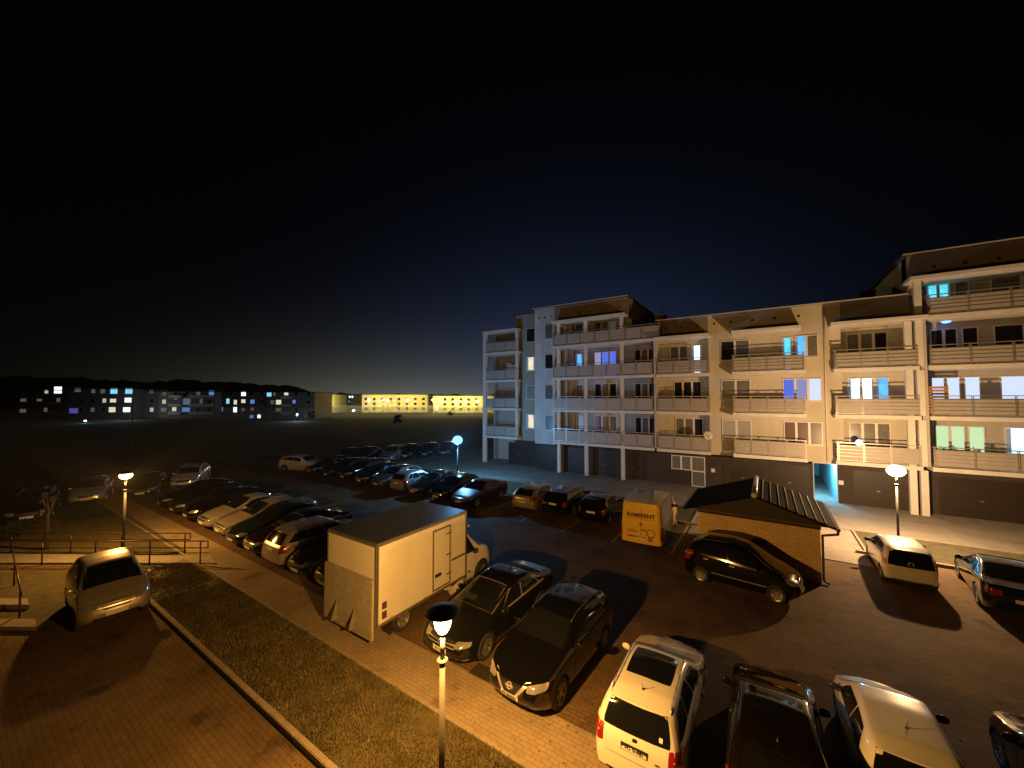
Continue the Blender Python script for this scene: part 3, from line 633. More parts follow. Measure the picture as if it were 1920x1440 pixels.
def body(P):
    rg = surf(P); m = len(rg[0]); vs = []; fs = []; n = len(rg)
    for sg in (1, -1):
        base = len(vs)
        for r_ in rg: vs += [(x, y*sg, z) for x, y, z in r_]
        for i in range(n-1):
            for j in range(m-1):
                a = base+i*m+j; q = (a, a+1, a+m+1, a+m); fs.append(q if sg > 0 else q[::-1])
    for r_, sg, bul in ((rg[0], 1, P.get('nb', .07)), (rg[-1], -1, P.get('tb', .04))):
        base = len(vs); K = 10
        for x, y, z in r_:
            for k_ in range(K+1):
                t = -1+2*k_/K; vs.append((x+sg*bul*(1-t*t)*min(1, y/.3), y*t, z))
        for j in range(m-1):
            for k_ in range(K): a = base+j*(K+1)+k_; fs.append((a, a+1, a+K+2, a+K+1))
    me = bpy.data.meshes.new('body'); me.from_pydata(vs, [], fs)
    bm = bmesh.new(); bm.from_mesh(me); bmesh.ops.remove_doubles(bm, verts=bm.verts, dist=.0008)
    bmesh.ops.recalc_face_normals(bm, faces=bm.faces)
    tree = BVHTree.FromBMesh(bm)
    Rw = P['wr']+.045; hw = P['W']/2; ctr = wheels(P)
    dele = []
    for f in bm.faces:
        c = f.calc_center_median()
        for wx in ctr:
            if abs(c.y) > hw-.26 and math.hypot(c.x-wx, c.z-P['wr']) < Rw: dele.append(f); break
    bmesh.ops.delete(bm, geom=dele, context='FACES')
    for v in bm.verts:
        if abs(v.co.y) > hw-.27:
            for wx in ctr:
                dx_, dz_ = v.co.x-wx, v.co.z-P['wr']; r_ = math.hypot(dx_, dz_)
                if .01 < r_ < Rw+.012 or (v.is_boundary and .01 < r_ < Rw+.07 and dz_ > -.1): v.co.x = wx+dx_/r_*(Rw+.006); v.co.z = P['wr']+dz_/r_*(Rw+.006)
    for f in bm.faces: f.smooth = True
    bm.to_mesh(me); bm.free(); return me, tree
def wheels(P): a = P['L']/2-P['fo']; return (a, a-P['wb'])
def patch(tree, kind, q, P, n=8, m=6, off=.004, rnd=0, mirror=False, th=0):
    """quad q of four 2-D corners in a side / top / front / rear view laid on the body skin"""
    vs = []; fs = []; L = P['L']
    for i in range(n+1):
        for j in range(m+1):
            a = i/n; b_ = j/m
            if rnd:
                A = 2*a-1; B_ = 2*b_-1; a = (A*(1-rnd*B_**4)+1)/2; b_ = (B_*(1-rnd*A**4)+1)/2
            p = [(q[0][k_]*(1-a)+q[1][k_]*a)*(1-b_)+(q[3][k_]*(1-a)+q[2][k_]*a)*b_ for k_ in (0, 1)]
            if kind == 'side': o_ = Vector((L/2-p[0], 3, p[1])); dr_ = Vector((0, -1, 0))
            elif kind == 'top': o_ = Vector((L/2-p[0], p[1], 4)); dr_ = Vector((0, 0, -1))
            elif kind == 'front': o_ = Vector((L, p[0], p[1])); dr_ = Vector((-1, 0, 0))
            else: o_ = Vector((-L, p[0], p[1])); dr_ = Vector((1, 0, 0))
            h, no, _, _ = tree.ray_cast(o_, dr_)
            if h is None: h, no, _, _ = tree.find_nearest(o_+dr_*2)
            if no.dot(dr_) > 0: no = -no
            vs.append(h+no*off)
    for i in range(n):
        for j in range(m): a = i*(m+1)+j; fs.append((a, a+m+1, a+m+2, a+1))
    if mirror: vs = [Vector((v.x, -v.y, v.z)) for v in vs]
    return vs, fs
def pmesh(name, parts):
    b = MB()
    for vs, fs in parts: b.add(vs, fs)
    me = bpy.data.meshes.new(name); me.from_pydata(b.v, [], b.f)
    bm = bmesh.new(); bm.from_mesh(me); bmesh.ops.recalc_face_normals(bm, faces=bm.faces)
    for f in bm.faces: f.smooth = True
    bm.to_mesh(me); bm.free(); return me
PROTO = {}
def proto(kind):
    if kind in PROTO: return PROTO[kind]
    P = CAR[kind]; L = P['L']; bd, tr = body(P); out_ = [('body', bd, None, 'PAINT')]
    zb = lambda d_: smo(P['belt'], d_, .12); zt = lambda d_: smo(P['top'], d_, .09)
    def ad(name, parts, mt, par='body'): out_.append((name, pmesh(name, parts), None, mt))
    w0, w1 = P['ws']; hw = P['W']/2
    # windscreen in plan view
    if P.get('chrome'): ad('windscreen_trim', [patch(tr, 'top', [(w0+.02, -hw*.84), (w0+.02, hw*.84), (w1+.015, hw*.745), (w1+.015, -hw*.745)], P, 14, 8, .003)], 'alu')
    ad('windscreen', [patch(tr, 'top', [(w0+.03, -hw*.80), (w0+.03, hw*.80), (w1-.03, hw*.70*P.get('rf', 1)), (w1-.03, -hw*.70*P.get('rf', 1))], P, 14, 8, .005)], 'cglass')
    if not P.get('norear'):
        if P['rw'][0] == 'top':
            d0, d1 = P['rw'][1:]; ad('rear_window', [patch(tr, 'top', [(d0, -hw*.66), (d0, hw*.66), (d1, hw*.78), (d1, -hw*.78)], P, 12, 6, .005)], 'cglass')
        else:
            z0, z1, k0, k1 = P['rw'][1:]; ad('rear_window', [patch(tr, 'rear', [(-hw*k0, z0), (hw*k0, z0), (hw*k1, z1), (-hw*k1, z1)], P, 12, 8, .006, .04)], 'cglass')
    s0, s1, e1, e0, pil = P['dlo']
    def dl(t_):      # bottom / top x at fraction
        return s0+(e0-s0)*t_, s1+(e1-s1)*t_
    def dpt(xb, top):
        return (xb, zt(xb)-P.get('rt', .115)) if top else (xb, zb(xb)+.035)
    cuts = [0]+pil+[1]
    for mir in (False, True):
        if P.get('chrome'):
            q = [dpt(s0-.05, 0), dpt(e0+.05, 0), dpt(e1+.03, 1), dpt(s1-.03, 1)]; q = [(q[0][0], q[0][1]-.04), (q[1][0], q[1][1]-.04), (q[2][0], q[2][1]+.03), (q[3][0], q[3][1]+.03)]
            ad('window_trim', [patch(tr, 'side', q, P, 20, 5, .003, .02, mir)], 'chrome')
        for a, b_ in zip(cuts, cuts[1:]):
            xa0, xa1 = dl(a); xb0, xb1 = dl(b_); g_ = .022 if P.get('chrome') is None else .016
            if a > 0: xa0 += g_; xa1 += g_
            if b_ < 1: xb0 -= g_; xb1 -= g_
            ad('side_window', [patch(tr, 'side', [dpt(xa0, 0), dpt(xb0, 0), dpt(xb1, 1), dpt(xa1, 1)], P, 10, 6, .006, .03, mir)], 'cglass')
    for y0, y1, z0, z1, za in (P['hl'],):
        for sg in (1, -1): ad('headlight', [patch(tr, 'front', [(sg*y0, z0), (sg*y1, z0+za), (sg*y1, z1+za), (sg*y0, z1)], P, 10, 5, .006, .1)], 'lampglass')
    y0, y1, z0, z1 = P['tl']
    for sg in (1, -1): ad('taillight', [patch(tr, 'rear', [(sg*y0, z0), (sg*y1, z0), (sg*y1, z1), (sg*y0, z1)], P, 6, 8, .006, .08)], P.get('tlm', 'red'))
    gy, g0, g1 = P['gr']
    ad('grille', [patch(tr, 'front', [(-gy*.85, g0), (gy*.85, g0), (gy, g1), (-gy, g1)], P, 12, 4, .004, .06)], 'plastic')
    ad('bumper_vent', [patch(tr, 'front', [(-.5, .24), (.5, .24), (.56, .38), (-.56, .38)], P, 12, 4, .004, .06)], 'plastic'); ad('bumper_vent', [patch(tr, 'rear', [(-.55, .22), (.55, .22), (.6, .32), (-.6, .32)], P, 12, 3, .004)], 'plastic')
    ad('number_plate', [patch(tr, 'front', [(-.25, P['pf']), (.25, P['pf']), (.25, P['pf']+.11), (-.25, P['pf']+.11)], P, 4, 1, .016)], 'plate')
    ad('number_plate', [patch(tr, 'rear', [(-.25, P['pr']), (.25, P['pr']), (.25, P['pr']+.11), (-.25, P['pr']+.11)], P, 4, 1, .016)], 'plate')
    # shut lines and handles
    sm = []; hd = []
    for mir in (False, True):
        for t_ in [0]+pil+[.93]:
            xb0 = dl(t_)[0]+(.06 if t_ == 0 else 0)
            sm.append(patch(tr, 'side', [(xb0-.006, .36), (xb0+.006, .36), (xb0+.006, zb(xb0)+.0), (xb0-.006, zb(xb0)+.0)], P, 1, 8, .0035, 0, mir))
        for t_ in pil[:2]:
            xb0 = dl(t_)[0]-.22; sm_z = zb(xb0)-.13
            vs, fs = patch(tr, 'side', [(xb0, sm_z), (xb0+.17, sm_z), (xb0+.17, sm_z+.03), (xb0, sm_z+.03)], P, 3, 1, .03, 0, mir); hd.append((vs, fs))
    for q in hd: ad('door_handle', [q], P.get('hm', 'PAINT'))
    bms = bmesh.new(); bms.from_mesh(bd); nf = len(bms.faces)
    for vs, fs in sm:
        k_ = [bms.verts.new(v) for v in vs]
        for f in fs: bms.faces.new([k_[i] for i in f]).material_index = 1
    bms.to_mesh(bd); bms.free(); bd.materials.append(PAINT['white']); bd.materials.append(M['under'])
    x_ = w0+.42
    for sg in (1, -1):
        mb = MB(); c = Vector((L/2-x_, sg*(hw*.97+.10), zb(x_)+.07)); vs = []; fs = []; nn = 10
        mb.lathe([(.001+.08*math.sin(math.pi*i/8), -.11*math.cos(math.pi*i/8)) for i in range(9)], 12)
        mb.v = [(c.x+.65*v[1]*.9, c.y+v[2]*1.0, c.z+v[0]) for v in mb.v]
        mb.tube((c.x, c.y, c.z-.05), (c.x+.02, sg*hw*.9, c.z-.09), .025, 6)
        out_.append(('wing_mirror', mb.mesh('wing_mirror', True), None, 'PAINT' if not P.get('dm') else 'plastic'))
    ub = MB(); r_ = P['wr']+.045
    for wx in wheels(P):
        for sg in (1, -1):
            n = 18; vs = []
            for i in range(n+1):
                a = math.pi*i/n
                for yy in (hw-.03, hw-.30): vs.append((wx+math.cos(a)*r_, sg*yy, P['wr']+math.sin(a)*r_))
            ub.add(vs, [(2*i, 2*i+2, 2*i+3, 2*i+1) for i in range(n)])
            ub.add([(wx-r_, sg*(hw-.30), .2), (wx+r_, sg*(hw-.30), .2), (wx+r_, sg*(hw-.30), P['wr']+r_), (wx-r_, sg*(hw-.30), P['wr']+r_)], [(0, 1, 2, 3)])
    ub.box(-L/2+.35, L/2-.4, -hw+.32, hw-.32, .17, .22); out_.append(('underbody', ub.mesh('underbody'), None, 'under'))
    if P.get('rails'):
        a, b_ = P['rails']
        for sg in (1, -1):
            rb = MB(); ps = []
            for i in range(9):
                d_ = a+(b_-a)*i/8; h, no, _, _ = tr.ray_cast(Vector((L/2-d_, sg*hw*.69, 4)), Vector((0, 0, -1))); ps.append(h+Vector((0, 0, .05 if 0 < i < 8 else .0)))
            for p_, q_ in zip(ps, ps[1:]): rb.tube(p_, q_, .016, 6)
            out_.append(('roof_rail', rb.mesh('roof_rail', True), None, P.get('railm', 'alu')))
    if P.get('sun'):
        a, b_ = P['sun']; ad('glass_roof', [patch(tr, 'top', [(a, -hw*.56), (a, hw*.56), (b_, hw*.56), (b_, -hw*.56)], P, 10, 6, .005, .04)], 'cglass')
    if P.get('ant'):
        h, no, _, _ = tr.ray_cast(Vector((L/2-P['ant'], 0, 4)), Vector((0, 0, -1))); out_.append(('antenna', MB().tube(h, h+Vector((-.1, 0, .17)), .012, 6, .004).lathe([(.03, 0), (.012, .03)], 8, h).mesh('antenna'), None, 'plastic'))
    for nm, kd, q, mt in P.get('extra', []):
        ad(nm, [patch(tr, kd, q, P, 12, 5, .009)], mt)
        if nm.endswith('strip'):
            ad(nm, [patch(tr, kd, [(-x, y) if kd in ('front', 'rear', 'top') else (x, y) for x, y in q], P, 12, 5, .009)], mt) if kd in ('front', 'rear') else ad(nm, [patch(tr, kd, q, P, 12, 5, .009, 0, True)], mt)
    wm, rm = wheelmesh(P['wr'], P.get('spokes', 7))
    for wx in wheels(P):
        for sg in (1, -1):
            out_.append(('wheel', wm, (wx, sg*(hw-.115), P['wr'], sg), 'tyre')); out_.append(('>rim', rm, None, P.get('rimm', 'rim')))
    PROTO[kind] = (out_, tr, P); return PROTO[kind]
WM = {}
def wheelmesh(r, sp):
    if (r, sp) in WM: return WM[(r, sp)]
    t = MB().lathe([(r*.62, -.10), (r*.93, -.105), (r, -.08), (r, .08), (r*.93, .105), (r*.62, .10), (r*.60, .06), (r*.60, -.08), (r*.62, -.10)], 26, (0, 0, 0), 'y').mesh('wheel', True)
    b = MB().lathe([(r*.61, .098), (r*.66, .104), (r*.60, .085), (r*.58, .03), (.0, .0)], 26, (0, 0, 0), 'y')
    b.lathe([(0, .085), (r*.16, .08), (r*.2, .02)], 12, (0, 0, 0), 'y')
    for i in range(sp):
        a = 2*math.pi*i/sp
        for s in (-1, 1):
            w = .030; ca, sa = math.cos(a+s*.10), math.sin(a+s*.10); px_, pz_ = -sa*w*.5, ca*w*.5
            b.add([(ca*r*.12-px_, .075, sa*r*.12-pz_), (ca*r*.12+px_, .075, sa*r*.12+pz_), (ca*r*.6+px_, .085, sa*r*.6+pz_), (ca*r*.6-px_, .085, sa*r*.6-pz_),
                   (ca*r*.12-px_, .04, sa*r*.12-pz_), (ca*r*.12+px_, .04, sa*r*.12+pz_), (ca*r*.6+px_, .05, sa*r*.6+pz_), (ca*r*.6-px_, .05, sa*r*.6-pz_)],
                  [(0, 1, 2, 3), (4, 5, 1, 0), (6, 7, 3, 2), (5, 6, 2, 1), (7, 4, 0, 3)])
    WM[(r, sp)] = (t, b.mesh('rim')); return WM[(r, sp)]
NAMES = {'hatch': 'hatchback', 'sedan': 'sedan', 'wagon': 'station_wagon', 'suv': 'crossover', 'mpv': 'minivan', 'mini': 'hatchback', 'van': 'delivery_van', 'wagon2': 'station_wagon', 'compact': 'hatchback', 'coupe': 'sedan', 'lightmpv': 'minivan'}
CATS = {'hatchback': 'car', 'sedan': 'car', 'station_wagon': 'car', 'crossover': 'car', 'minivan': 'car', 'delivery_van': 'van'}
def car(kind, col, u, v, deg, label, s=(1, 1, 1), group='cars parked in the car park', lod=0):
    parts, tr, P = proto(kind); nm = NAMES[kind]
    t = empty(nm, (u, v, .004), R(deg), label, CATS[nm], group); t.scale = s; last = None
    for name, me, extra, mk_ in parts:
        if lod and name in ('door_seam', 'door_handle'): continue
        m_ = PAINT[col] if mk_ == 'PAINT' else M[mk_]
        if name.startswith('>'):
            link(name[1:], me, m_, last); continue
        o_ = link(name, me, m_, t)
        if name == 'wheel':
            o_.location = extra[:3]; o_.rotation_euler = (0, 0, 0 if extra[3] > 0 else math.pi)
        last = o_
    return t
HATCH_T = [(0, .34), (.30, .0), (.6, .02), (.75, .10), (.9, .2)]
CAR = {
 'hatch': dict(L=4.05, W=1.76, wb=2.5, fo=.80, wr=.31, top=[(0, .70), (.15, .80), (.95, .97), (1.05, 1.0), (1.95, 1.42), (2.6, 1.48), (3.5, 1.45), (4.05, 1.34)],
   belt=[(0, .62), (.5, .78), (1.1, .90), (3.6, 1.02), (4.05, 1.0)], nose=[(.2, .08), (.45, 0), (.62, .04), (.9, .16)], tail=[(.2, .06), (.5, 0), (.9, .03), (1.0, .08), (1.45, .52)],
   ws=(1.05, 1.95), rw=('rear', 1.02, 1.34, .72, .62), dlo=(1.42, 1.95, 3.3, 3.62, [.42, .82]), hl=(.44, .80, .60, .74, .03), tl=(.66, .86, .72, 1.0), gr=(.4, .55, .68), pf=.40, pr=.72, tr=1.3, ant=3.4),
 'sedan': dict(L=4.75, W=1.83, wb=2.79, fo=.88, wr=.335, top=[(0, .66), (.18, .76), (1.15, .96), (1.25, .98), (2.2, 1.40), (2.75, 1.46), (3.3, 1.42), (4.15, 1.13), (4.3, 1.10), (4.75, 1.05)],
   belt=[(0, .60), (.6, .76), (1.2, .90), (4.0, 1.0), (4.75, .96)], nose=[(.2, .10), (.42, 0), (.6, .03), (.8, .12)], tail=[(.2, .1), (.5, 0), (.85, .02), (1.05, .10)],
   ws=(1.25, 2.2), rw=('top', 3.35, 4.05), dlo=(1.62, 2.2, 3.45, 3.95, [.44, .88]), hl=(.48, .84, .585, .70, .02), tl=(.5, .86, .72, .90), gr=(.48, .56, .69), pf=.40, pr=.60, ti=.24, chrome=1,
   extra=[('grille_bar', 'front', [(-.5, .56), (.5, .56), (.5, .59), (-.5, .59)], 'chrome'), ('grille_bar', 'front', [(-.5, .64), (.5, .64), (.5, .66), (-.5, .66)], 'chrome'), ('bumper_strip', 'front', [(.1, .27), (.82, .30), (.82, .325), (.1, .29)], 'chrome'), ('sun_visor_panel', 'top', [(1.42, -.66), (1.42, -.05), (1.60, -.05), (1.60, -.63)], 'plastic')], spokes=9),
 'suv': dict(L=4.38, W=1.84, wb=2.65, fo=.88, wr=.355, top=[(0, .84), (.2, .94), (1.1, 1.10), (1.2, 1.12), (1.95, 1.52), (2.6, 1.60), (3.6, 1.56), (4.38, 1.46)],
   belt=[(0, .76), (.5, .92), (1.2, 1.04), (3.6, 1.16), (4.38, 1.12)], nose=[(.25, .14), (.5, 0), (.75, .04), (1.0, .18)], tail=[(.25, .08), (.6, 0), (1.05, .04), (1.5, .46)],
   ws=(1.2, 1.95), rw=('rear', 1.16, 1.46, .72, .62), dlo=(1.55, 2.0, 3.55, 3.85, [.42, .84]), hl=(.46, .86, .68, .82, .07), tl=(.6, .9, .85, 1.05), gr=(.42, .52, .78), pf=.44, pr=.75, tr=1.2, rails=(1.9, 3.9), z0=.24, railm='plastic',
   extra=[('chrome_v_strip', 'front', [(.12, .50), (.20, .50), (.52, .86), (.40, .84)], 'chrome'), ('grille_bar', 'front', [(-.17, .475), (.17, .475), (.17, .515), (-.17, .515)], 'chrome')], spokes=5, rimm='rim'),
 'wagon': dict(L=4.68, W=1.82, wb=2.68, fo=.86, wr=.33, top=[(0, .70), (.18, .80), (1.15, .98), (1.25, 1.0), (2.1, 1.42), (2.7, 1.48), (4.0, 1.46), (4.68, 1.38)],
   belt=[(0, .62), (.6, .78), (1.2, .92), (4.1, 1.02), (4.68, 1.0)], nose=[(.2, .10), (.42, 0), (.6, .03), (.85, .14)], tail=[(.2, .0), (.5, 0), (.86, .05), (.95, .12), (1.45, .50)],
   ws=(1.25, 2.1), rw=('rear', .98, 1.36, .77, .66), dlo=(1.6, 2.1, 4.0, 4.35, [.36, .70]), hl=(.46, .84, .60, .74, .02), tl=(.66, .90, .70, .98), gr=(.45, .54, .70), pf=.40, pr=.74, tr=1.25, rails=(1.95, 4.15), sun=(2.28, 3.45), ant=3.85,
   extra=[('tailgate_seam', 'rear', [(-.62, .60), (.62, .60), (.62, .608), (-.62, .608)], 'under')]),
 'mpv': dict(L=3.75, W=1.72, wb=2.45, fo=.68, wr=.30, top=[(0, .74), (.15, .84), (.72, 1.02), (.8, 1.05), (1.6, 1.50), (2.2, 1.58), (3.2, 1.54), (3.75, 1.42)],
   belt=[(0, .64), (.4, .80), (.9, .92), (3.2, 1.06), (3.75, 1.04)], nose=[(.2, .10), (.45, 0), (.65, .06), (.9, .2)], tail=[(.2, .05), (.5, 0), (.95, .03), (1.5, .42)],
   ws=(.8, 1.6), rw=('rear', 1.05, 1.42, .72, .62), dlo=(1.15, 1.65, 3.05, 3.38, [.46, .86]), hl=(.40, .80, .62, .80, .05), tl=(.68, .84, .75, 1.1), gr=(.36, .56, .68), pf=.40, pr=.66, tr=1.1, hm='chrome',
   extra=[('side_moulding_strip', 'side', [(.95, .46), (2.75, .46), (2.75, .50), (.95, .50)], 'alu')], spokes=9),
 'mini': dict(L=3.55, W=1.64, wb=2.42, fo=.60, wr=.29, top=[(0, .74), (.15, .84), (.7, .99), (.78, 1.02), (1.5, 1.43), (2.1, 1.49), (3.1, 1.46), (3.55, 1.38)],
   belt=[(0, .64), (.4, .80), (.85, .92), (3.1, 1.04), (3.55, 1.02)], nose=[(.2, .06), (.45, 0), (.65, .04), (.9, .12)], tail=[(.2, .0), (.5, 0), (.80, .02), (1.45, .20)],
   ws=(.78, 1.5), rw=('rear', .80, 1.36, .84, .70), dlo=(1.1, 1.55, 2.9, 3.15, [.55]), hl=(.42, .76, .62, .80, .03), tl=(.70, .80, .78, 1.0), gr=(.3, .5, .58), pf=.40, pr=.52, tr=1.0, ant=2.7, dm=1),
 'compact': dict(L=4.25, W=1.78, wb=2.62, fo=.86, wr=.32, top=[(0, .68), (.16, .78), (1.05, .97), (1.15, .99), (2.0, 1.40), (2.6, 1.46), (3.6, 1.42), (4.25, 1.30)],
   belt=[(0, .60), (.5, .77), (1.15, .90), (3.7, 1.03), (4.25, 1.0)], nose=[(.2, .09), (.45, 0), (.6, .04), (.85, .15)], tail=[(.2, .08), (.5, 0), (.9, .03), (1.4, .58)],
   ws=(1.15, 2.0), rw=('rear', 1.0, 1.32, .72, .60), dlo=(1.5, 2.02, 3.4, 3.75, [.43, .84]), hl=(.42, .82, .58, .72, .04), tl=(.55, .87, .74, .96), gr=(.42, .52, .66), pf=.38, pr=.60, tr=1.35, ant=3.5, sun=(2.15, 2.9)),
}
CAR['coupe'] = dict(CAR['sedan'], L=4.45, wb=2.6, fo=.86, chrome=None, extra=[], top=[(0, .64), (.18, .74), (1.15, .94), (1.25, .96), (2.1, 1.36), (2.6, 1.42), (3.05, 1.38), (3.9, 1.12), (4.05, 1.08), (4.45, 1.03)], rw=('top', 3.1, 3.85), dlo=(1.6, 2.12, 3.2, 3.7, [.46, .9]))
CAR['wagon2'] = dict(CAR['wagon'], sun=None, extra=[])
CAR['lightmpv'] = dict(CAR['mpv'], L=3.9, wb=2.55, fo=.7, wr=.31, extra=[('chrome_bar', 'front', [(-.4, .62), (.4, .62), (.46, .645), (-.46, .645)], 'chrome')],
   top=[(0, .72), (.15, .84), (.75, 1.03), (.85, 1.06), (1.75, 1.52), (2.3, 1.60), (3.4, 1.56), (3.9, 1.44)], ws=(.85, 1.75), rt=.12, dm=0, hl=(.42, .80, .60, .76, .08))
CAR['van'] = dict(L=4.9, W=1.92, wb=3.0, fo=.85, wr=.34, top=[(0, .95), (.12, 1.08), (.75, 1.28), (.85, 1.32), (1.75, 2.12), (2.2, 2.22), (4.2, 2.24), (4.9, 2.18)],
   belt=[(0, .85), (.5, 1.05), (1.0, 1.18), (2.0, 1.25), (4.9, 1.25)], nose=[(.25, .08), (.5, 0), (.9, .1), (1.2, .2)], tail=[(.25, 0), (1.2, .0), (2.2, .10)],
   ws=(.85, 1.75), rw=('rear', 1, 1, 1, 1), norear=1, dlo=(1.15, 1.75, 2.15, 2.15, []), hl=(.55, .9, .75, .98, .04), tl=(.86, .95, .55, 1.15), gr=(.5, .55, .85), pf=.42, pr=.50, tr=.6, rr=.06, ti=.06, ti1=.05, rt=.30, z0=.25, dm=1, tb=.02,
   extra=[('door_gap', 'rear', [(-.006, .5), (.006, .5), (.006, 2.0), (-.006, 2.0)], 'under')])
def text(parent, name, s, size, loc, rot, m, ext=.004, align='CENTER', bold=0, shear=0):
    c = bpy.data.curves.new(name, 'FONT'); c.body = s; c.size = size; c.extrude = ext; c.align_x = align; c.align_y = 'CENTER'; c.offset = bold; c.shear = shear
    o_ = bpy.data.objects.new(name, c); C.objects.link(o_); dg = bpy.context.evaluated_depsgraph_get()
    me = bpy.data.meshes.new_from_object(o_.evaluated_get(dg)); bpy.data.objects.remove(o_)
    t = link(name, me, m, parent); t.location = loc; t.rotation_euler = rot; return t
def surf_pt(kind, view, a, z):
    P = CAR[kind]; tr = PROTO[kind][1]
    o_, d_ = (Vector((P['L'], a, z)), Vector((-1, 0, 0))) if view == 'front' else (Vector((-P['L'], a, z)), Vector((1, 0, 0)))
    h, no, _, _ = tr.ray_cast(o_, d_); return h, no
FRONT, REAR = (R(90), 0, R(90)), (R(90), 0, R(-90))
# --- near row, nose or tail to the sidewalk
GA = 'cars nose-in along the sidewalk'
c = car('sedan', 'black', -6.66, 9.20, -92, 'black sedan with chrome window trim parked beside the white box truck', (.91, .87, .93), GA)
h, _ = surf_pt('sedan', 'front', 0, .455); text(c, 'plate_lettering', 'PO 7K2', .085, (h.x+.022, 0, .455), FRONT, M['ink'])
h, _ = surf_pt('sedan', 'front', 0, .64); e = MB().lathe([(.045, 0), (.055, .008), (.06, 0)], 18).build('emblem', M['chrome'], c); e.location = (h.x+.012, 0, .64); e.rotation_euler = (0, R(90), 0)
c = car('suv', 'black', -4.40, 8.62, -93, 'black crossover with a V-shaped chrome grille between the black sedan and white wagon', (.86, .84, .90), GA)
h, _ = surf_pt('suv', 'front', 0, .495); text(c, 'plate_lettering', 'PZ 504UU', .095, (h.x+.022, 0, .495), FRONT, M['ink'])
h, _ = surf_pt('suv', 'front', 0, .70); e = MB().lathe([(.055, 0), (.062, .012), (.075, .012), (.082, 0)], 24).box(-.022, .022, -.11, .11, 0, .012).build('emblem', M['chrome'], c); e.location = (h.x+.014, 0, .70); e.rotation_euler = (0, R(75), 0)
c = car('wagon', 'white', -1.97, 8.36, 91, 'white station wagon with a black glass roof and roof rails seen from behind', (.77, .80, .88), GA)
h, _ = surf_pt('wagon', 'rear', 0, .795); text(c, 'plate_lettering', 'PO 5N8JS', .092, (h.x-.022, 0, .795), REAR, M['ink'])
fr = MB(); fr.box(-.27, .27, -.07, .07, 0, .006).build('plate_frame', M['plastic'], c).location = (h.x-.006, 0, .795); bpy.context.view_layer.update()
f_ = [o_ for o_ in c.children if o_.name.startswith('plate_frame')][0]; f_.rotation_euler = (R(90), 0, R(-90))
h, _ = surf_pt('wagon', 'rear', 0, .925); e = MB().lathe([(0, .01), (.045, .01), (.05, 0)], 20).build('emblem', M['rim_dark'], c); e.location = (h.x-.008, 0, .925); e.rotation_euler = (0, R(-90), 0)
h, _ = surf_pt('wagon', 'rear', -.45, .72); text(c, 'badge', 'OCTAVIA' if 0 else '4X4', .05, (h.x-.012, -.45, .72), REAR, M['rim_dark'])
st = MB().box(-.035, .035, -.03, .045, 0, .003).build('window_sticker', M['plate'], c); h, n_ = surf_pt('wagon', 'rear', -.5, 1.06); st.location = (h.x-.012, -.5, 1.06); st.rotation_euler = (R(60), 0, R(-90))
car('compact', 'darkred', .0, 8.50, 92, 'very dark hatchback with a red tail lamp between the two white cars', (.82, .80, .88), GA)
c = car('mini', 'white', 1.72, 9.42, 91, 'white hatchback cut by the bottom edge, with a short roof aerial', (.84, .82, .88), GA)
car('hatch', 'graphite', 4.1, 9.5, 91, 'dark car in the bottom right corner, mostly outside the picture', (.92, .9, .9), GA)
row = [(-12.35, 'compact', 'red', -90, 'dark red hatchback peeking out beside the tail lift of the box truck'), (-14.15, 'compact', 'graphite', -90, 'dark grey hatchback with a rounded nose next to the red car'),
       (-16.0, 'wagon2', 'champagne', 90, 'light silver station wagon parked tail to the sidewalk with a shining rear window'), (-17.75, 'sedan', 'brown', -90, 'dark brown sedan left of the light silver station wagon'),
       (-19.5, 'compact', 'green', -90, 'dark green hatchback between the brown sedan and the beige one'), (-21.2, 'sedan', 'champagne', -90, 'beige sedan with a bright chrome nose in the near row'),
       (-23.2, 'coupe', 'silver', -90, 'silver car with a long sloping bonnet in the near row'), (-25.3, 'hatch', 'black', -90, 'black hatchback left of the silver car with the long bonnet'),
       (-27.4, 'compact', 'graphite', -90, 'second dark car from the far left end of the near row'), (-29.4, 'hatch', 'navy', -90, 'small dark car at the far left end of the near row')]
for i, (u, kd, cl_, dg, lb) in enumerate(row):
    ln = CAR[kd]['L']*.9; car(kd, cl_, u+.0, 7.35+ln/2+(.15 if i > 4 else 0), dg+[-2, 1, 0, -1, 2, -1, 1, 0, 2, -2][i], lb, (.9, .88, .92), GA)
# --- far row along the verge
GB = 'cars along the verge in front of the building'
row = [(-11.68, 'compact', 'champagne', 90, 'pale hatchback seen from behind, first of three left of the yellow van', 18.65), (-9.75, 'wagon2', 'navy', 90, 'dark blue car in the middle of the three left of the yellow van', 18.75),
       (-7.55, 'hatch', 'black', 90, 'black hatchback with a bright tail lamp right beside the yellow van', 18.55),
       (-15.2, 'coupe', 'red', -90, 'red car with a blue gleam on its roof, nearest the gap in the far row', 17.3), (-17.2, 'hatch', 'darkred', -90, 'dark red hatchback second from the gap in the far row', 17.4),
       (-19.3, 'sedan', 'graphite', -90, 'grey sedan between the dark red hatchback and the silver one in the far row', 17.5), (-21.1, 'hatch', 'silver', 90, 'silver car with a warm-lit tail and blue-lit side in the far row', 17.6),
       (-23.2, 'compact', 'grey', -90, 'grey car beside the blue-lit silver one in the far row', 17.6), (-25.2, 'sedan', 'navy', -90, 'dark blue sedan with a lit windscreen in the far row', 17.6),
       (-27.2, 'suv', 'black', -90, 'black crossover at the left part of the far row', 17.6), (-29.5, 'compact', 'black', -90, 'black car next to the crossover in the far row', 17.6), (-31.9, 'sedan', 'black', -90, 'black sedan at the left end of the far row', 17.6)]
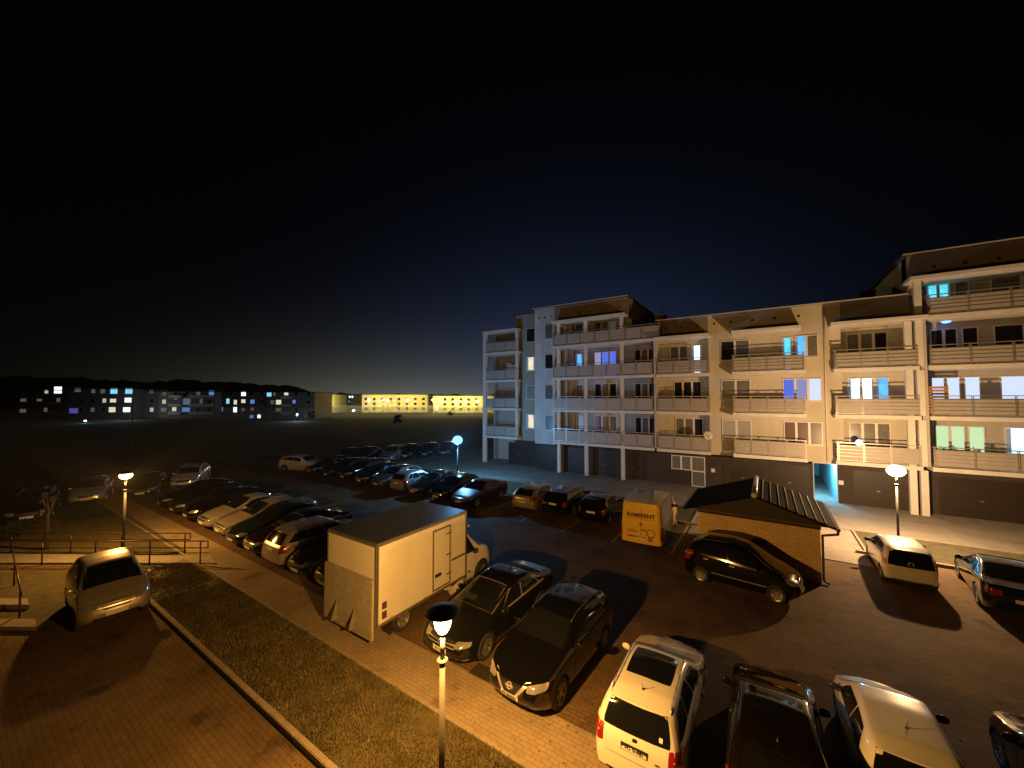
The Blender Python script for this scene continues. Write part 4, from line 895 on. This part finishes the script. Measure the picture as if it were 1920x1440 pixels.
for i, (u, kd, cl_, dg, lb, v) in enumerate(row):
    ln = CAR[kd]['L']*.92; car(kd, cl_, u, v+ln/2, dg+(-1)**i, lb, (.92, .88, .95), GB)
for i, (px, py, kd, cl_, lb) in enumerate(((618, 872, 'hatch', 'graphite', 'faint dark car behind the left end of the far row'), (655, 868, 'sedan', 'black', 'dark car with a thin roof gleam beyond the far row'),
     (708, 866, 'wagon2', 'silver', 'pale car showing a bright patch beyond the far row'), (742, 862, 'hatch', 'graphite', 'greyish car beyond the far row, right of the pale one'), (780, 858, 'compact', 'graphite', 'small grey car beyond the far row near the blue lamp'), (815, 856, 'hatch', 'grey', 'last faint car beyond the far row just left of the blue lamp'))):
    g_ = G(px, py); car(kd, cl_, g_[0], g_[1]+2, -60, lb, (.92, .88, .95), 'cars parked beyond the far row', 1)
# --- others
g_ = G(556, 888); car('suv', 'cream', g_[0]-.6, g_[1]+.9, 22, 'cream crossover standing alone side-on in the dark middle of the lot', (.92, .9, .9))
g_ = G(345, 918); car('wagon2', 'cream', g_[0]-2.0, g_[1]+1.0, -30, 'white car facing the viewer behind the left end of the near row', (.92, .9, .92))
g_ = G(262, 938); car('compact', 'graphite', g_[0]-1.9, g_[1]+.8, -24, 'dark car with a bright number plate right behind the warm lamp post', (.9, .88, .92))
g_ = G(158, 950); car('hatch', 'silver', g_[0]-1.9, g_[1]+.6, -17, 'silver car facing the viewer left of the warm lamp post', (.92, .92, .92))
g_ = G(45, 985); car('wagon2', 'black', g_[0]-1.9, g_[1]+.5, -12, 'nearly invisible dark car behind the young tree at the left edge', (.92, .9, .92))
sl = car('lightmpv', 'champagne', -17.1, 3.2, -3, 'beige minivan with a bright roof parked on the near road by the handrails', (.78, .90, .98))
c = car('mpv', 'black', -.86, 15.75, -6, 'shiny black minivan parked sideways in front of the brick shelter', (.90, .88, .96))
c = car('mini', 'white', 3.98, 20.15, 90, 'small white hatchback with an all-dark tailgate in front of the dazzling lamp', (.90, .86, .90))
car('coupe', 'graphite', 6.3, 19.45, 84, 'dark grey car at the right edge next to the small white hatchback', (.9, .88, .95))
e = MB().lathe([(.06, 0), (.075, .012), (.09, 0)], 20).build('emblem', M['chrome'], c); h, _ = surf_pt('mini', 'rear', 0, .92); e.location = (h.x-.014, 0, .92); e.rotation_euler = (0, R(-90), 0)
# --- yellow van
v_ = car('van', 'yellow', -4.72, 19.35, 93, 'yellow rental van seen from behind, lettered on its rear doors', (1.0, .91, .91), 'vans and trucks')
h, _ = surf_pt('van', 'rear', 0, 1.62)
text(v_, 'lettering', 'RAMIRENT', .27, (h.x-.02, 0, 1.60), (R(90), 0, R(-90)), M['ink'], bold=.008)
MB().box(-.001, .001, -.62, .62, -.008, .008).build('underline', M['redink'], v_).location = (h.x-.022, 0, 1.44)
def vm(name, y, z, w, hh, m_): 
    h, _ = surf_pt('van', 'rear', y, z); MB().box(-.003, .003, -w/2, w/2, -hh/2, hh/2).build(name, m_, v_).location = (h.x-.012, y, z)
vm('red_mark', 0, 1.22, .1, .12, M['redink']); vm('small_lettering', .38, .86, .5, .03, M['ink']); vm('small_lettering', .42, .95, .3, .02, M['redink']); vm('door_handle', -.12, .96, .24, .05, M['ink'])
vm('bumper_step', .35, .62, .55, .05, M['ink']); vm('mark', -.12, .60, .2, .08, M['ink'])
h, _ = surf_pt('van', 'rear', -.45, .8); ri = MB().lathe([(.16, 0), (.17, .006), (.19, 0)], 26).build('round_mark', M['ink'], v_); ri.location = (h.x-.012, -.45, .85); ri.rotation_euler = (0, R(-90), 0)
vm('round_mark_foot', -.42, .58, .2, .2, M['alu'])

# ------------------------------------------------------------------ box truck
T = empty('box_truck', (-9.62, 6.52, 0), R(90), 'white box truck with a tail lift, side door and dark roof, tail to the sidewalk', 'truck', 'vans and trucks')
TW, TL, TZ0, TZ1 = 1.09, 3.55, .55, 2.66      # half width, box length
b = MB().box(0.02, TL, -TW, TW, TZ0, TZ1); b.build('cargo_box', M['boxpanel'], T, bev=.012)
MB().box(-.02, TL+.03, -TW-.025, TW+.025, TZ1+.002, TZ1+.045).build('roof_panel', M['boxroof'], T, bev=.01)
tm = MB()
for sy in (-1, 1):
    y0 = sy*(TW+.004) if sy > 0 else -TW-.02; y1 = y0+.016
    tm.box(0, TL+.02, y0, y1, TZ0-.02, TZ0+.05); tm.box(0, TL+.02, y0, y1, TZ1-.06, TZ1)
    tm.box(-.0, .06, y0, y1, TZ0+.05, TZ1-.06); tm.box(TL-.04, TL+.02, y0, y1, TZ0+.05, TZ1-.06)
for yy in (-TW-.02, TW-.04): tm.box(-.03, .016, yy, yy+.06, TZ0, TZ1)
tm.box(-.03, .016, -TW+.04, TW-.04, TZ1-.06, TZ1)
tm.build('edge_trim', M['alu'], T)
rv = MB()
for i in range(24):
    for z_ in (TZ0+.015, TZ1-.03): rv.box(.08+i*(TL-.16)/23-.006, .08+i*(TL-.16)/23+.006, -TW-.027, -TW-.019, z_-.006, z_+.006)
rv.build('rivets', M['dark'], T)
for x_ in (.5, 1.7, 3.2): MB().box(x_-.05, x_+.05, -TW-.03, -TW-.02, TZ0+.06, TZ0+.09).build('marker_lamp', mat('amber_lens', (.6, .25, .03), .3), T)
y = -TW-.006       # side door faces +u: truck forward = +v so right side = -y
dfr = MB(); a, b_ = 2.0, 2.78; zz0, zz1 = .64, 2.46
for x0, x1, z0, z1 in ((a, a+.045, zz0, zz1), (b_-.045, b_, zz0, zz1), (a+.045, b_-.045, zz1-.045, zz1), (a+.045, b_-.045, zz0, zz0+.045)): dfr.box(x0, x1, y-.024, y, z0, z1)
sd = MB().box(a+.05, b_-.05, y-.014, y, zz0+.05, zz1-.05).build('side_door', M['boxpanel'], T)
dfr.build('frame', M['alu'], sd); hn = MB()
for z in (.95, 1.55, 2.2): hn.box(b_-.2, b_+.02, y-.036, y-.015, z, z+.025)
hn.build('hinge', M['dark'], sd); MB().box(a+.1, a+.36, y-.03, y-.015, 1.02, 1.12).build('lock', M['dark'], sd)
MB().box(b_+.06, TL-.08, y-.026, y, 1.28, 1.34).build('side_rail', M['alu'], T)
MB().box(.18, .32, y-.02, y, .95, 1.12).box(.18, .32, y-.02, y, .70, .88).build('marker_plate', M['gutter'], T)
MB().box(-.012, .017, -TW+.04, TW-.04, TZ0, TZ1-.06).build('rear_door', M['boxpanel'], T)
lf = MB().box(-.13, -.06, -TW+.0, TW-.03, .27, 1.80); lf.box(-.14, -.13, -TW+.02, TW-.05, 1.72, 1.76)
for z in (.6, .9, 1.2): lf.box(-.135, -.13, -TW+.06, TW-.08, z, z+.01)
lo_ = lf.build('tail_lift', M['lift'], T, bev=.006)
for yy in (-.38, .42):
    w = MB(); w.add([(-.14, yy-.05, .42), (-.14, yy+.09, .42), (-.30, yy+.03, .46), (-.15, yy+.0, .92), (-.32, yy-.02, .42)], [(0, 1, 3), (1, 2, 3), (2, 4, 3), (4, 0, 3), (0, 4, 2, 1)]); w.build('bracket', M['alu'], lo_)
ch = MB(); 
for yy in (-.42, .34): ch.box(.05, 5.0, yy, yy+.08, .40, .55)
ch.box(-.1, -.0, -1.0, 1.0, .28, .40)
for x in (.3, 1.2, 2.0, 3.0, 3.8): ch.box(x, x+.06, -TW+.05, TW-.05, .54, .58)
ch.build('chassis', M['dark'], T)
tr_ = MB().box(-.10, -.05, .70, .98, .26, .36).build('taillight', M['red'], T); tr2 = MB().box(-.10, -.05, -.98, -.70, .26, .36).build('taillight', M['red'], T)
mg = MB(); 
for sy in (-1, 1):
    for i in range(10):
        a0, a1 = math.pi*(i/10)*.9+.15, math.pi*((i+1)/10)*.9+.15; cx_, cz_, rr_ = .95, .34, .44
        pts = [(cx_+math.cos(t)*rr_, cz_+math.sin(t)*rr_*.62) for t in (a0, a1)]; ya, yb = (TW-.34, TW-.02) if sy > 0 else (-TW+.02, -TW+.34)
        mg.add([(pts[0][0], ya, pts[0][1]), (pts[1][0], ya, pts[1][1]), (pts[1][0], yb, pts[1][1]), (pts[0][0], yb, pts[0][1])], [(0, 1, 2, 3)])
    mg.box(.50, .53, (-TW+.02 if sy < 0 else TW-.34), (-TW+.34 if sy < 0 else TW-.02), .14, .42)
mg.build('mudguard', M['plastic'], T)
wm, rm = wheelmesh(.34, 6)
for wx in (.95, 4.55):
    for sy in (1, -1):
        w = link('wheel', wm, M['tyre'], T, (wx, sy*(TW-.16), .34)); w.rotation_euler = (0, 0, 0 if sy > 0 else math.pi); link('rim', rm, M['alu'], w)
CAR['cab'] = dict(L=2.6, W=1.98, wb=1.2, fo=.82, wr=.35, top=[(0, .95), (.12, 1.05), (.75, 1.22), (.85, 1.26), (1.45, 1.86), (1.75, 1.95), (2.6, 1.97)], belt=[(0, .85), (.5, 1.0), (1.0, 1.10), (2.6, 1.14)],
   nose=[(.25, .08), (.5, 0), (.9, .08), (1.2, .16)], tail=[(.2, 0), (2, 0)], ws=(.85, 1.45), rw=('rear', 1, 1, 1, 1), norear=1, dlo=(1.12, 1.5, 2.2, 2.2, []), hl=(.55, .9, .7, .92, .04), tl=(.8, .85, .4, .45), gr=(.5, .5, .8), pf=.36, pr=.3, tr=.5, rr=.0, ti=.08, rt=.14, z0=.25, dm=1)
parts, ctree, Pc = proto('cab')
ce = 0
for name, me, extra, mk_ in parts:
    if name in ('wheel', '>rim', 'number_plate', 'taillight', 'roof_rail'): continue
    mm = PAINT['white'] if mk_ == 'PAINT' else M[mk_]
    o_ = link('cab' if name == 'body' else name, me, mm, T); o_.location = (TL+.05+.05, 0, .0); o_.location.x = 4.55-(2.6/2-.82)+.0; 
MB().box(TL-1.0+1.02, TL+.55, -.8, .8, 1.98, 2.02).build('cab_deflector', M['boxpanel'], T)
fe = MB()
for i in range(6):
    z = 2.02+i*.07; fe.box(TL+.06, TL+.5-.06*i, -.75+.03*i, .75-.03*i, z, z+.07)
fe.build('wind_deflector', M['boxpanel'], T, True)

# ------------------------------------------------------------------ handrails, steps, young trees, poles
def handrail(pxs, py, ptop, pend, label, hz=1.02, z0=.0):
    """rails running level across the view beside the ramp: posts at given sight lines"""
    ps = [G(x, py) for x in pxs]; t = empty('handrail', (ps[0][0], ps[0][1], 0), 0, label, 'handrail', 'red-brown handrails along the ramp')
    o0 = Vector((ps[0][0], ps[0][1], 0)); b = MB()
    for p in ps: q = Vector((p[0], p[1], 0))-o0; MB().tube(q, q+Vector((0, 0, hz)), .026, 8).build('post', M['rust'], t, True)
    a = Vector((*G(-120, py), 0))-o0; e_ = Vector((*G(pend, py), 0))-o0
    for z in (hz, hz-.26): b.tube(a+Vector((0, 0, z)), e_+Vector((0, 0, z)), .021, 8)
    b.tube(e_+Vector((0, 0, hz)), e_+Vector((0, 0, hz-.26)), .021, 8); b.build('rail', M['rust'], t, True); return t
handrail((375, 280, 178, 78, -30), 1060, 1020, 389, 'front handrail with a looped end beside the beige minivan', .93)
handrail((346, 227, 132, 20), 1038, 1003, 356, 'rear handrail with a looped end behind the front one at the grass wedge', .84)
st = MB()
for (x0, y0, x1, y1, x2, y2, x3, y3, z) in ((-90, 1120, 52, 1122, 55, 1134, -90, 1134, .16), (-90, 1158, 66, 1160, 70, 1176, -90, 1174, .12)):
    st.poly([G(x0, y0, z), G(x1, y1, z), G(x2, y2, z), G(x3, y3, z)], -.02, z)
so = st.build('low_wall', M['concrete'], None, bev=.01); tag(so, 'two low pale concrete stair edges at the left border by the road', 'low wall')
hr = empty('handrail', (*G(36, 1160), 0), 0, 'short handrail over the pale stair edges at the left border', 'handrail', 'red-brown handrails along the ramp')
h0 = Vector((*G(36, 1160), 0)); q1 = Vector((*G(26, 1100), 0))-h0
for q in (Vector((0, 0, 0)), q1): MB().tube(q, q+Vector((0, 0, .8)), .024, 8).build('post', M['rust'], hr, True)
MB().tube(Vector((0, 0, .8))-q1*.15, q1*1.9+Vector((0, 0, .8)), .02, 8).build('rail', M['rust'], hr, True)
for x_, k2, lb in ((1326, 0, 'pale satellite dish at the right end of the lowest balcony above the entrance door'),):
    u_ = VX(x_, 30.35); ds = empty('satellite_dish', (u_, 30.3, fz(k2)+1.12), 0, lb, 'satellite dish')
    MB().lathe([(.0, 0), (.12, .008), (.22, .03), (.30, .065), (.295, .075), (.0, .014)], 22).build('dish', M['slab'], ds, True).rotation_euler = (R(72), 0, R(25))
    MB().tube((0, .02, -.3), (0, .02, .02), .018, 6).tube((0, 0, 0), (-.12, -.32, .0), .01, 5).build('arm', M['steel'], ds)
g_ = G(86, 1032); shrubby('young_tree', (g_[0], g_[1], 0), .35, .35, .45, 110, 'slim young tree in front of the handrails at the left edge', 'tree', .06, None, None, 1.7)
for i, (px, py, rx1, rz1, lb) in enumerate(((20, 1012, .9, .45, 'low dark shrub at the left edge of the grass wedge'), (58, 1000, .7, .4, 'low dark shrub right beside the slim young tree'))):
    g_ = G(px, py); shrubby('shrub', (g_[0], g_[1], 0), rx1, rx1, rz1, 800, lb, 'shrub', .06, None, 'low shrubs at the grass wedge')
g_ = far(250, 46); pm = MB().tube((0, 0, 0), (0, 0, 5.9), .06, 8, .035).tube((0, 0, 5.9), (.5, 0, 6.0), .03, 6); po = pm.build('mast', M['post'], None, True); po.location = (*g_, 0); tag(po, 'thin unlit mast in the dark behind the warm street lamp', 'mast')

# ------------------------------------------------------------------ the far side of the field
def rot_toward(): return TH
def farblock(x0, x1, Z, top, floors, colm, lit, label, wz=.9, ww=1.1, pitch=3.2, dark=None, depth=12, balc=(), trim=None):
    """apartment block facing the viewer across the field; x0,x1 = its sight-line limits, Z = distance ahead"""
    p0 = far(x0, Z); L_b = (x1-x0)/F*Z; t = empty('far_apartment_block', (p0[0], p0[1], -.02), TH, label, 'building', 'apartment blocks across the field')
    MB().box(0, L_b, 0, depth, 0, top).build('wall', colm, t)
    MB().box(-.3, L_b+.3, -.3, depth+.3, top+.002, top+.3).build('roof', M['roofing'], t)
    zs = [H-(y-746)/F*Z for y in floors]; used = []
    for (lx, ly, lw, lh, mk_) in lit:
        u = (lx-x0)/F*Z; z = H-(ly-746)/F*Z; w = lw/F*Z/2*.93; hh = lh/F*Z/2*.93
        u = min(max(u, w+.1), L_b-w-.1); used.append((u, z))
        fr_ = MB().box(u-w-.08, u+w+.08, -.05, .02, z-hh-.08, z+hh+.08).build('window', M['pvc'], t)
        MB().box(u-w, u+w, -.08, -.052, z-hh, z+hh).build('pane', FL[mk_], fr_)
    n = int(L_b/pitch)
    for z in zs:
        for i in range(n):
            u = (i+.5)*L_b/n
            if any(abs(u-a) < 2 and abs(z-b_) < 1.2 for a, b_ in used): continue
            fr_ = MB().box(u-ww/2-.07, u+ww/2+.07, -.05, .02, z-wz*.7-.07, z+wz*.7+.07).build('window', M['pvc'], t)
            rr = random.random()
            MB().box(u-ww/2, u+ww/2, -.08, -.052, z-wz*.7, z+wz*.7).build('pane', FL['d'] if rr < .30 else FL['e'] if rr < .38 and Z < 150 else M['glass'], fr_)
    for (bx0, bx1) in balc:
        for z in zs: MB().box((bx0-x0)/F*Z, (bx1-x0)/F*Z, -1.1, -.09, z-1.5, z-.6).build('balcony', M['slab'], t)
    return t
FL = {'e': glow('far_warm', (.95, .85, .65), .5), 'w': glow('far_white', (.85, .95, 1), 1.7), 'c': glow('far_cyan', (.25, .7, .95), 1.0), 'b': glow('far_blue', (.18, .36, 1), .55), 'v': glow('far_violet', (.16, .14, .8), .40), 'k': glow('far_cream', (.95, .88, .65), .8),
      'd': glow('far_dim', (.48, .43, .36), .17), 'g': glow('far_grey', (.30, .38, .50), .30), 'y': glow('far_yellow', (1, .85, .4), 1.2), 't': glow('far_teal', (.1, .8, 1), 1.4)}
fw = mat('far_render', (.20, .195, .19), .9, noise=.1, nscale=.2); fw2 = mat('far_brown_render', (.24, .20, .17), .9, noise=.1, nscale=.2); fy = mat('far_yellow_render', (.58, .56, .28), .9, noise=.08, nscale=.2)
Zl = 125
farblock(30, 122, Zl, 8.9, (734, 750, 768), fw2, [(109, 732, 15, 15, 'w'), (45, 750, 11, 6, 'd'), (45, 770, 12, 7, 'd'), (75, 750, 10, 5, 'd')], 'dim brown block at the far left with one big bright window', balc=((96, 120),))
farblock(122, 250, Zl-4, 9.2, (733, 751, 768), fw, [(146, 731, 12, 8, 'd'), (193, 733, 9, 9, 'd'), (214, 733, 14, 11, 'c'), (242, 733, 14, 11, 'c'), (213, 751, 12, 7, 'k'), (241, 750, 13, 9, 'w'), (140, 770, 17, 10, 'v'), (212, 768, 13, 10, 'k'), (239, 768, 14, 9, 'w')], 'grey block across the field with two columns of bright windows')
farblock(250, 298, Zl, 8.6, (734, 751, 768), fw, [(262, 734, 8, 8, 'g'), (284, 734, 8, 6, 'd'), (261, 768, 8, 7, 'd')], 'narrow grey unlit block right of the two bright window columns')
farblock(298, 404, Zl-3, 8.4, (737, 753, 768), fw2, [(308, 768, 9, 7, 'g'), (328, 767, 8, 7, 'k'), (351, 753, 14, 12, 'g'), (350, 768, 15, 8, 'b'), (397, 738, 10, 12, 'b'), (378, 752, 5, 9, 'd'), (330, 748, 6, 3, 'd')], 'block across the field with dark balconies and blue windows', balc=((322, 344), (360, 402)))
farblock(404, 500, Zl, 8.3, (738, 753, 768), fw2, [(428, 752, 6, 10, 'c'), (442, 754, 6, 9, 'k'), (457, 738, 9, 9, 'w'), (457, 752, 8, 7, 'k'), (474, 753, 8, 8, 'b'), (415, 767, 9, 8, 'b'), (442, 768, 7, 10, 'w'), (457, 768, 6, 6, 'd'), (474, 767, 6, 6, 'd'), (473, 781, 7, 6, 'b'), (487, 782, 6, 10, 'w')], 'brownish block across the field with scattered white and blue windows')
farblock(500, 590, Zl-2, 8.2, (739, 754, 768), fw2, [(505, 739, 9, 9, 'c'), (537, 738, 8, 6, 'k'), (523, 754, 10, 9, 'k'), (552, 753, 6, 7, 'b'), (523, 768, 10, 7, 'd'), (515, 739, 4, 6, 'd')], 'brown block across the field left of the bright yellow-lit houses', balc=((530, 548),))
Zy = 170
farblock(596, 628, Zy, 7.9, (748, 757, 766), fy, [(605, 753, 5, 6, 'k')], 'narrow yellow-lit block beside the dark one', ww=1.2, wz=.75, pitch=3)
farblock(630, 678, Zy+18, 8.2, (747, 754, 762, 770), fw, [(641, 754, 4, 5, 'w'), (655, 753, 4, 4, 'g'), (664, 769, 6, 4, 'w'), (656, 744, 3, 4, 'w'), (661, 744, 3, 4, 'w')], 'pale grey block set back between two yellow-lit blocks', ww=1.2, wz=.75, pitch=3)
farblock(679, 802, Zy, 7.9, (748, 757, 766), fy, [(713, 762, 9, 4, 'y'), (723, 757, 3, 4, 'y'), (732, 761, 3, 4, 'y')], 'long yellow-lit block across the field', ww=1.2, wz=.75, pitch=3.4, balc=((708, 718), (738, 745)))
farblock(812, 990, Zy-6, 7.3, (749, 758, 767), fy, [(819, 763, 5, 4, 'w'), (819, 768, 5, 4, 'w'), (822, 751, 5, 4, 'y')], 'yellow-lit block partly hidden by the corner of the near building', ww=1.2, wz=.75, pitch=3.2)
sb = bulb('far_lamp', (1, .82, .42), 16); sbw = bulb('far_white_lamp', (.55, .75, 1), 9)
for i, (px, py, Z, en, m_, col) in enumerate(((617, 749, Zy-9, 1300, sb, (1, .74, .26)), (663, 770, Zy-4, 120, sbw, (.6, .8, 1)), (692, 750, Zy-9, 1500, sb, (1, .74, .26)), (727, 751, Zy-10, 700, sb, (1, .74, .26)), (764, 750, Zy-9, 1500, sb, (1, .74, .26)), (812, 750, Zy-14, 900, sb, (1, .74, .26)),
        (829, 751, Zy-14, 1000, sb, (1, .74, .26)), (853, 752, Zy-14, 500, sb, (1, .74, .26)), (872, 751, Zy-14, 1200, sb, (1, .74, .26)), (895, 752, Zy-14, 900, sb, (1, .74, .26)), (558, 777, 108, 110, sbw, (.5, .7, 1)), (237, 767, 112, 90, sbw, (.8, .9, 1)), (162, 789, 100, 14, sbw, (.1, .8, 1)))):
    g_ = far(px, Z); z = H-(py-746)/F*Z
    t = empty('far_street_lamp', (g_[0], g_[1], 0), 0, ['glaring lamp in front of the narrow yellow-lit block', 'small white lamp below the pale grey block', 'glaring lamp at the left end of the long yellow-lit block', 'weaker lamp at the middle of the long yellow-lit block', 'glaring lamp near the right end of the long yellow-lit block', 'first of the two close lamps right of the long yellow-lit block',
        'second of the two close lamps right of the long yellow-lit block', 'weaker lamp between two bright ones near the blue lamp', 'bright far lamp above the blue lamp', 'far lamp seen just left of the corner balcony stack', 'bluish lamp glowing in the mist below the brown block', 'white lamp between the bright window columns of the grey block', 'low cyan lamp in front of the grey block'][i], 'street lamp', 'street lamps across the field')
    MB().tube((0, 0, 0), (0, 0, z-.1), .07, 6, .05).build('post', M['post'], t, True)
    rr_ = .48 if Z > 150 else .22
    MB().lathe([(rr_*math.sin(math.pi*j/8), z-rr_*.75*math.cos(math.pi*j/8)) for j in range(9)], 12).build('lamp_head', m_, t, True)
    l = bpy.data.lights.new('lamp_light', 'POINT'); l.energy = en*(2.8 if Z > 150 else 6); l.color = col; l.shadow_soft_size = .15; lo = bpy.data.objects.new('lamp_light', l); C.objects.link(lo); lo.parent = t; lo.location = (0, 0, z)
# parked cars and hedges at the foot of the yellow blocks: one undergrowth strip, single bushes in front
def treeline(name, pts, Z, label, rows, s, dens, kind='stuff'):
    f = MB(); rnd = random.Random(3)
    for (px, h_) in pts:
        for _ in range(dens):
            g_ = far(px+rnd.uniform(-rows, rows), Z+rnd.uniform(-3, 3)); z = rnd.uniform(0, 1)**.7*h_
            p = Vector((g_[0], g_[1], z)); a = Vector((rnd.gauss(0, 1), rnd.gauss(0, 1), rnd.gauss(0, 1))).normalized(); b_ = a.orthogonal().normalized(); ss = s*rnd.uniform(.5, 1.2)
            f.add([p-a*ss, p+b_*ss*.7, p+a*ss, p-b_*ss*.7], [(0, 1, 2, 3)])
    return tag(f.build(name, M['leaf']), label, 'bushes', None, kind)
treeline('undergrowth', [(590+i*9, .35+.55*math.sin(i*1.7)**2) for i in range(38)], 150, 'uneven undergrowth along the misty far edge of the field', 8, .22, 60)
for px, Z, r_, h_, lb in ((748, 92, 1.3, 1.35, 'round dark bush alone in the misty field below the long yellow block'), (845, 130, 1.2, 1.1, 'dark bush in front of the yellow-lit block near the blue lamp'), (583, 110, 1.6, 1.7, 'dark bush beside the bluish misty lamp'), (862, 48, .6, .9, 'thin shrub top just behind the blue lamp')):
    g_ = far(px, Z); shrubby('bush', (g_[0], g_[1], 0), r_, r_, h_, 900, lb, 'bush', .16, None, 'bushes out in the field')
# wooded ridge behind everything on the left
def ridge(name, Z, prof, dz, kind='structure'):
    b = MB(); rnd = random.Random(11); n = 420; x0, x1 = prof[0][0], prof[-1][0]; fr_ = []; bk = []
    for i in range(n+1):
        px = x0+(x1-x0)*i/n; z = H-(lin(prof, px)-746)/F*Z; z += dz*(math.sin(i*.9)*.4+math.sin(i*.31)*.6+rnd.uniform(-.5, .5)); g0 = far(px, Z); g1 = far(px, Z+120)
        fr_.append((g0[0], g0[1], -1, z)); bk.append((g1[0], g1[1], -1, z*.6))
    for A, B_ in zip(fr_, fr_[1:]): b.add([(A[0], A[1], -1), (B_[0], B_[1], -1), (B_[0], B_[1], B_[3]), (A[0], A[1], A[3])], [(0, 1, 2, 3)])
    for A, B_, Cc, D_ in zip(fr_, fr_[1:], bk[1:], bk): b.add([(A[0], A[1], A[3]), (B_[0], B_[1], B_[3]), (Cc[0], Cc[1], Cc[3]), (D_[0], D_[1], D_[3])], [(0, 1, 2, 3)])
    tag(b.build(name, M['field']), kind=kind)
ridge('hills', 330, [(-900, 700), (0, 706), (140, 708), (260, 716), (350, 712), (450, 718), (520, 722), (560, 727), (590, 737), (700, 740), (930, 741), (1200, 742)], 1.0)
# ------------------------------------------------------------------ night mist over the field
HAZE = .0001
if HAZE:
    hm = bpy.data.materials.new('haze'); hm.use_nodes = True; t = hm.node_tree; t.nodes.clear(); o_ = nd(t, 'ShaderNodeOutputMaterial'); pv = nd(t, 'ShaderNodeVolumePrincipled')
    pv.inputs['Color'].default_value = (.9, .93, .95, 1); pv.inputs['Density'].default_value = HAZE; t.links.new(pv.outputs[0], o_.inputs['Volume'])
    m2 = hm.copy(); m2.name = 'ground_mist'; m2.node_tree.nodes['Principled Volume'].inputs['Density'].default_value = .013
    mb_ = MB(); q = [far(330, 112), far(1150, 112), far(1100, 163), far(200, 163)]; mb_.poly(q, .02, 3.4); tag(mb_.build('mist', m2), 'thin pale mist lying over the far side of the dark field', 'mist', None, 'stuff')
    m3 = m2.copy(); m3.name = 'halo_mist'; m3.node_tree.nodes['Principled Volume'].inputs['Density'].default_value = .0005  # mist box added so that the two lamps get halos
    mb_ = MB(); mb_.poly([(-46, -1), (-13.5, -1), (-13.5, 30), (-46, 30)], .3, 6.0); tag(mb_.build('mist', m3), 'faint mist added for halos round the blue lamp and the warm lamp at the left', 'mist', None, 'stuff')
    hz = MB().box(-880, 680, -290, 1280, -1.5, 60).build('haze', hm); tag(hz, 'thin night mist', 'mist', None, 'stuff')
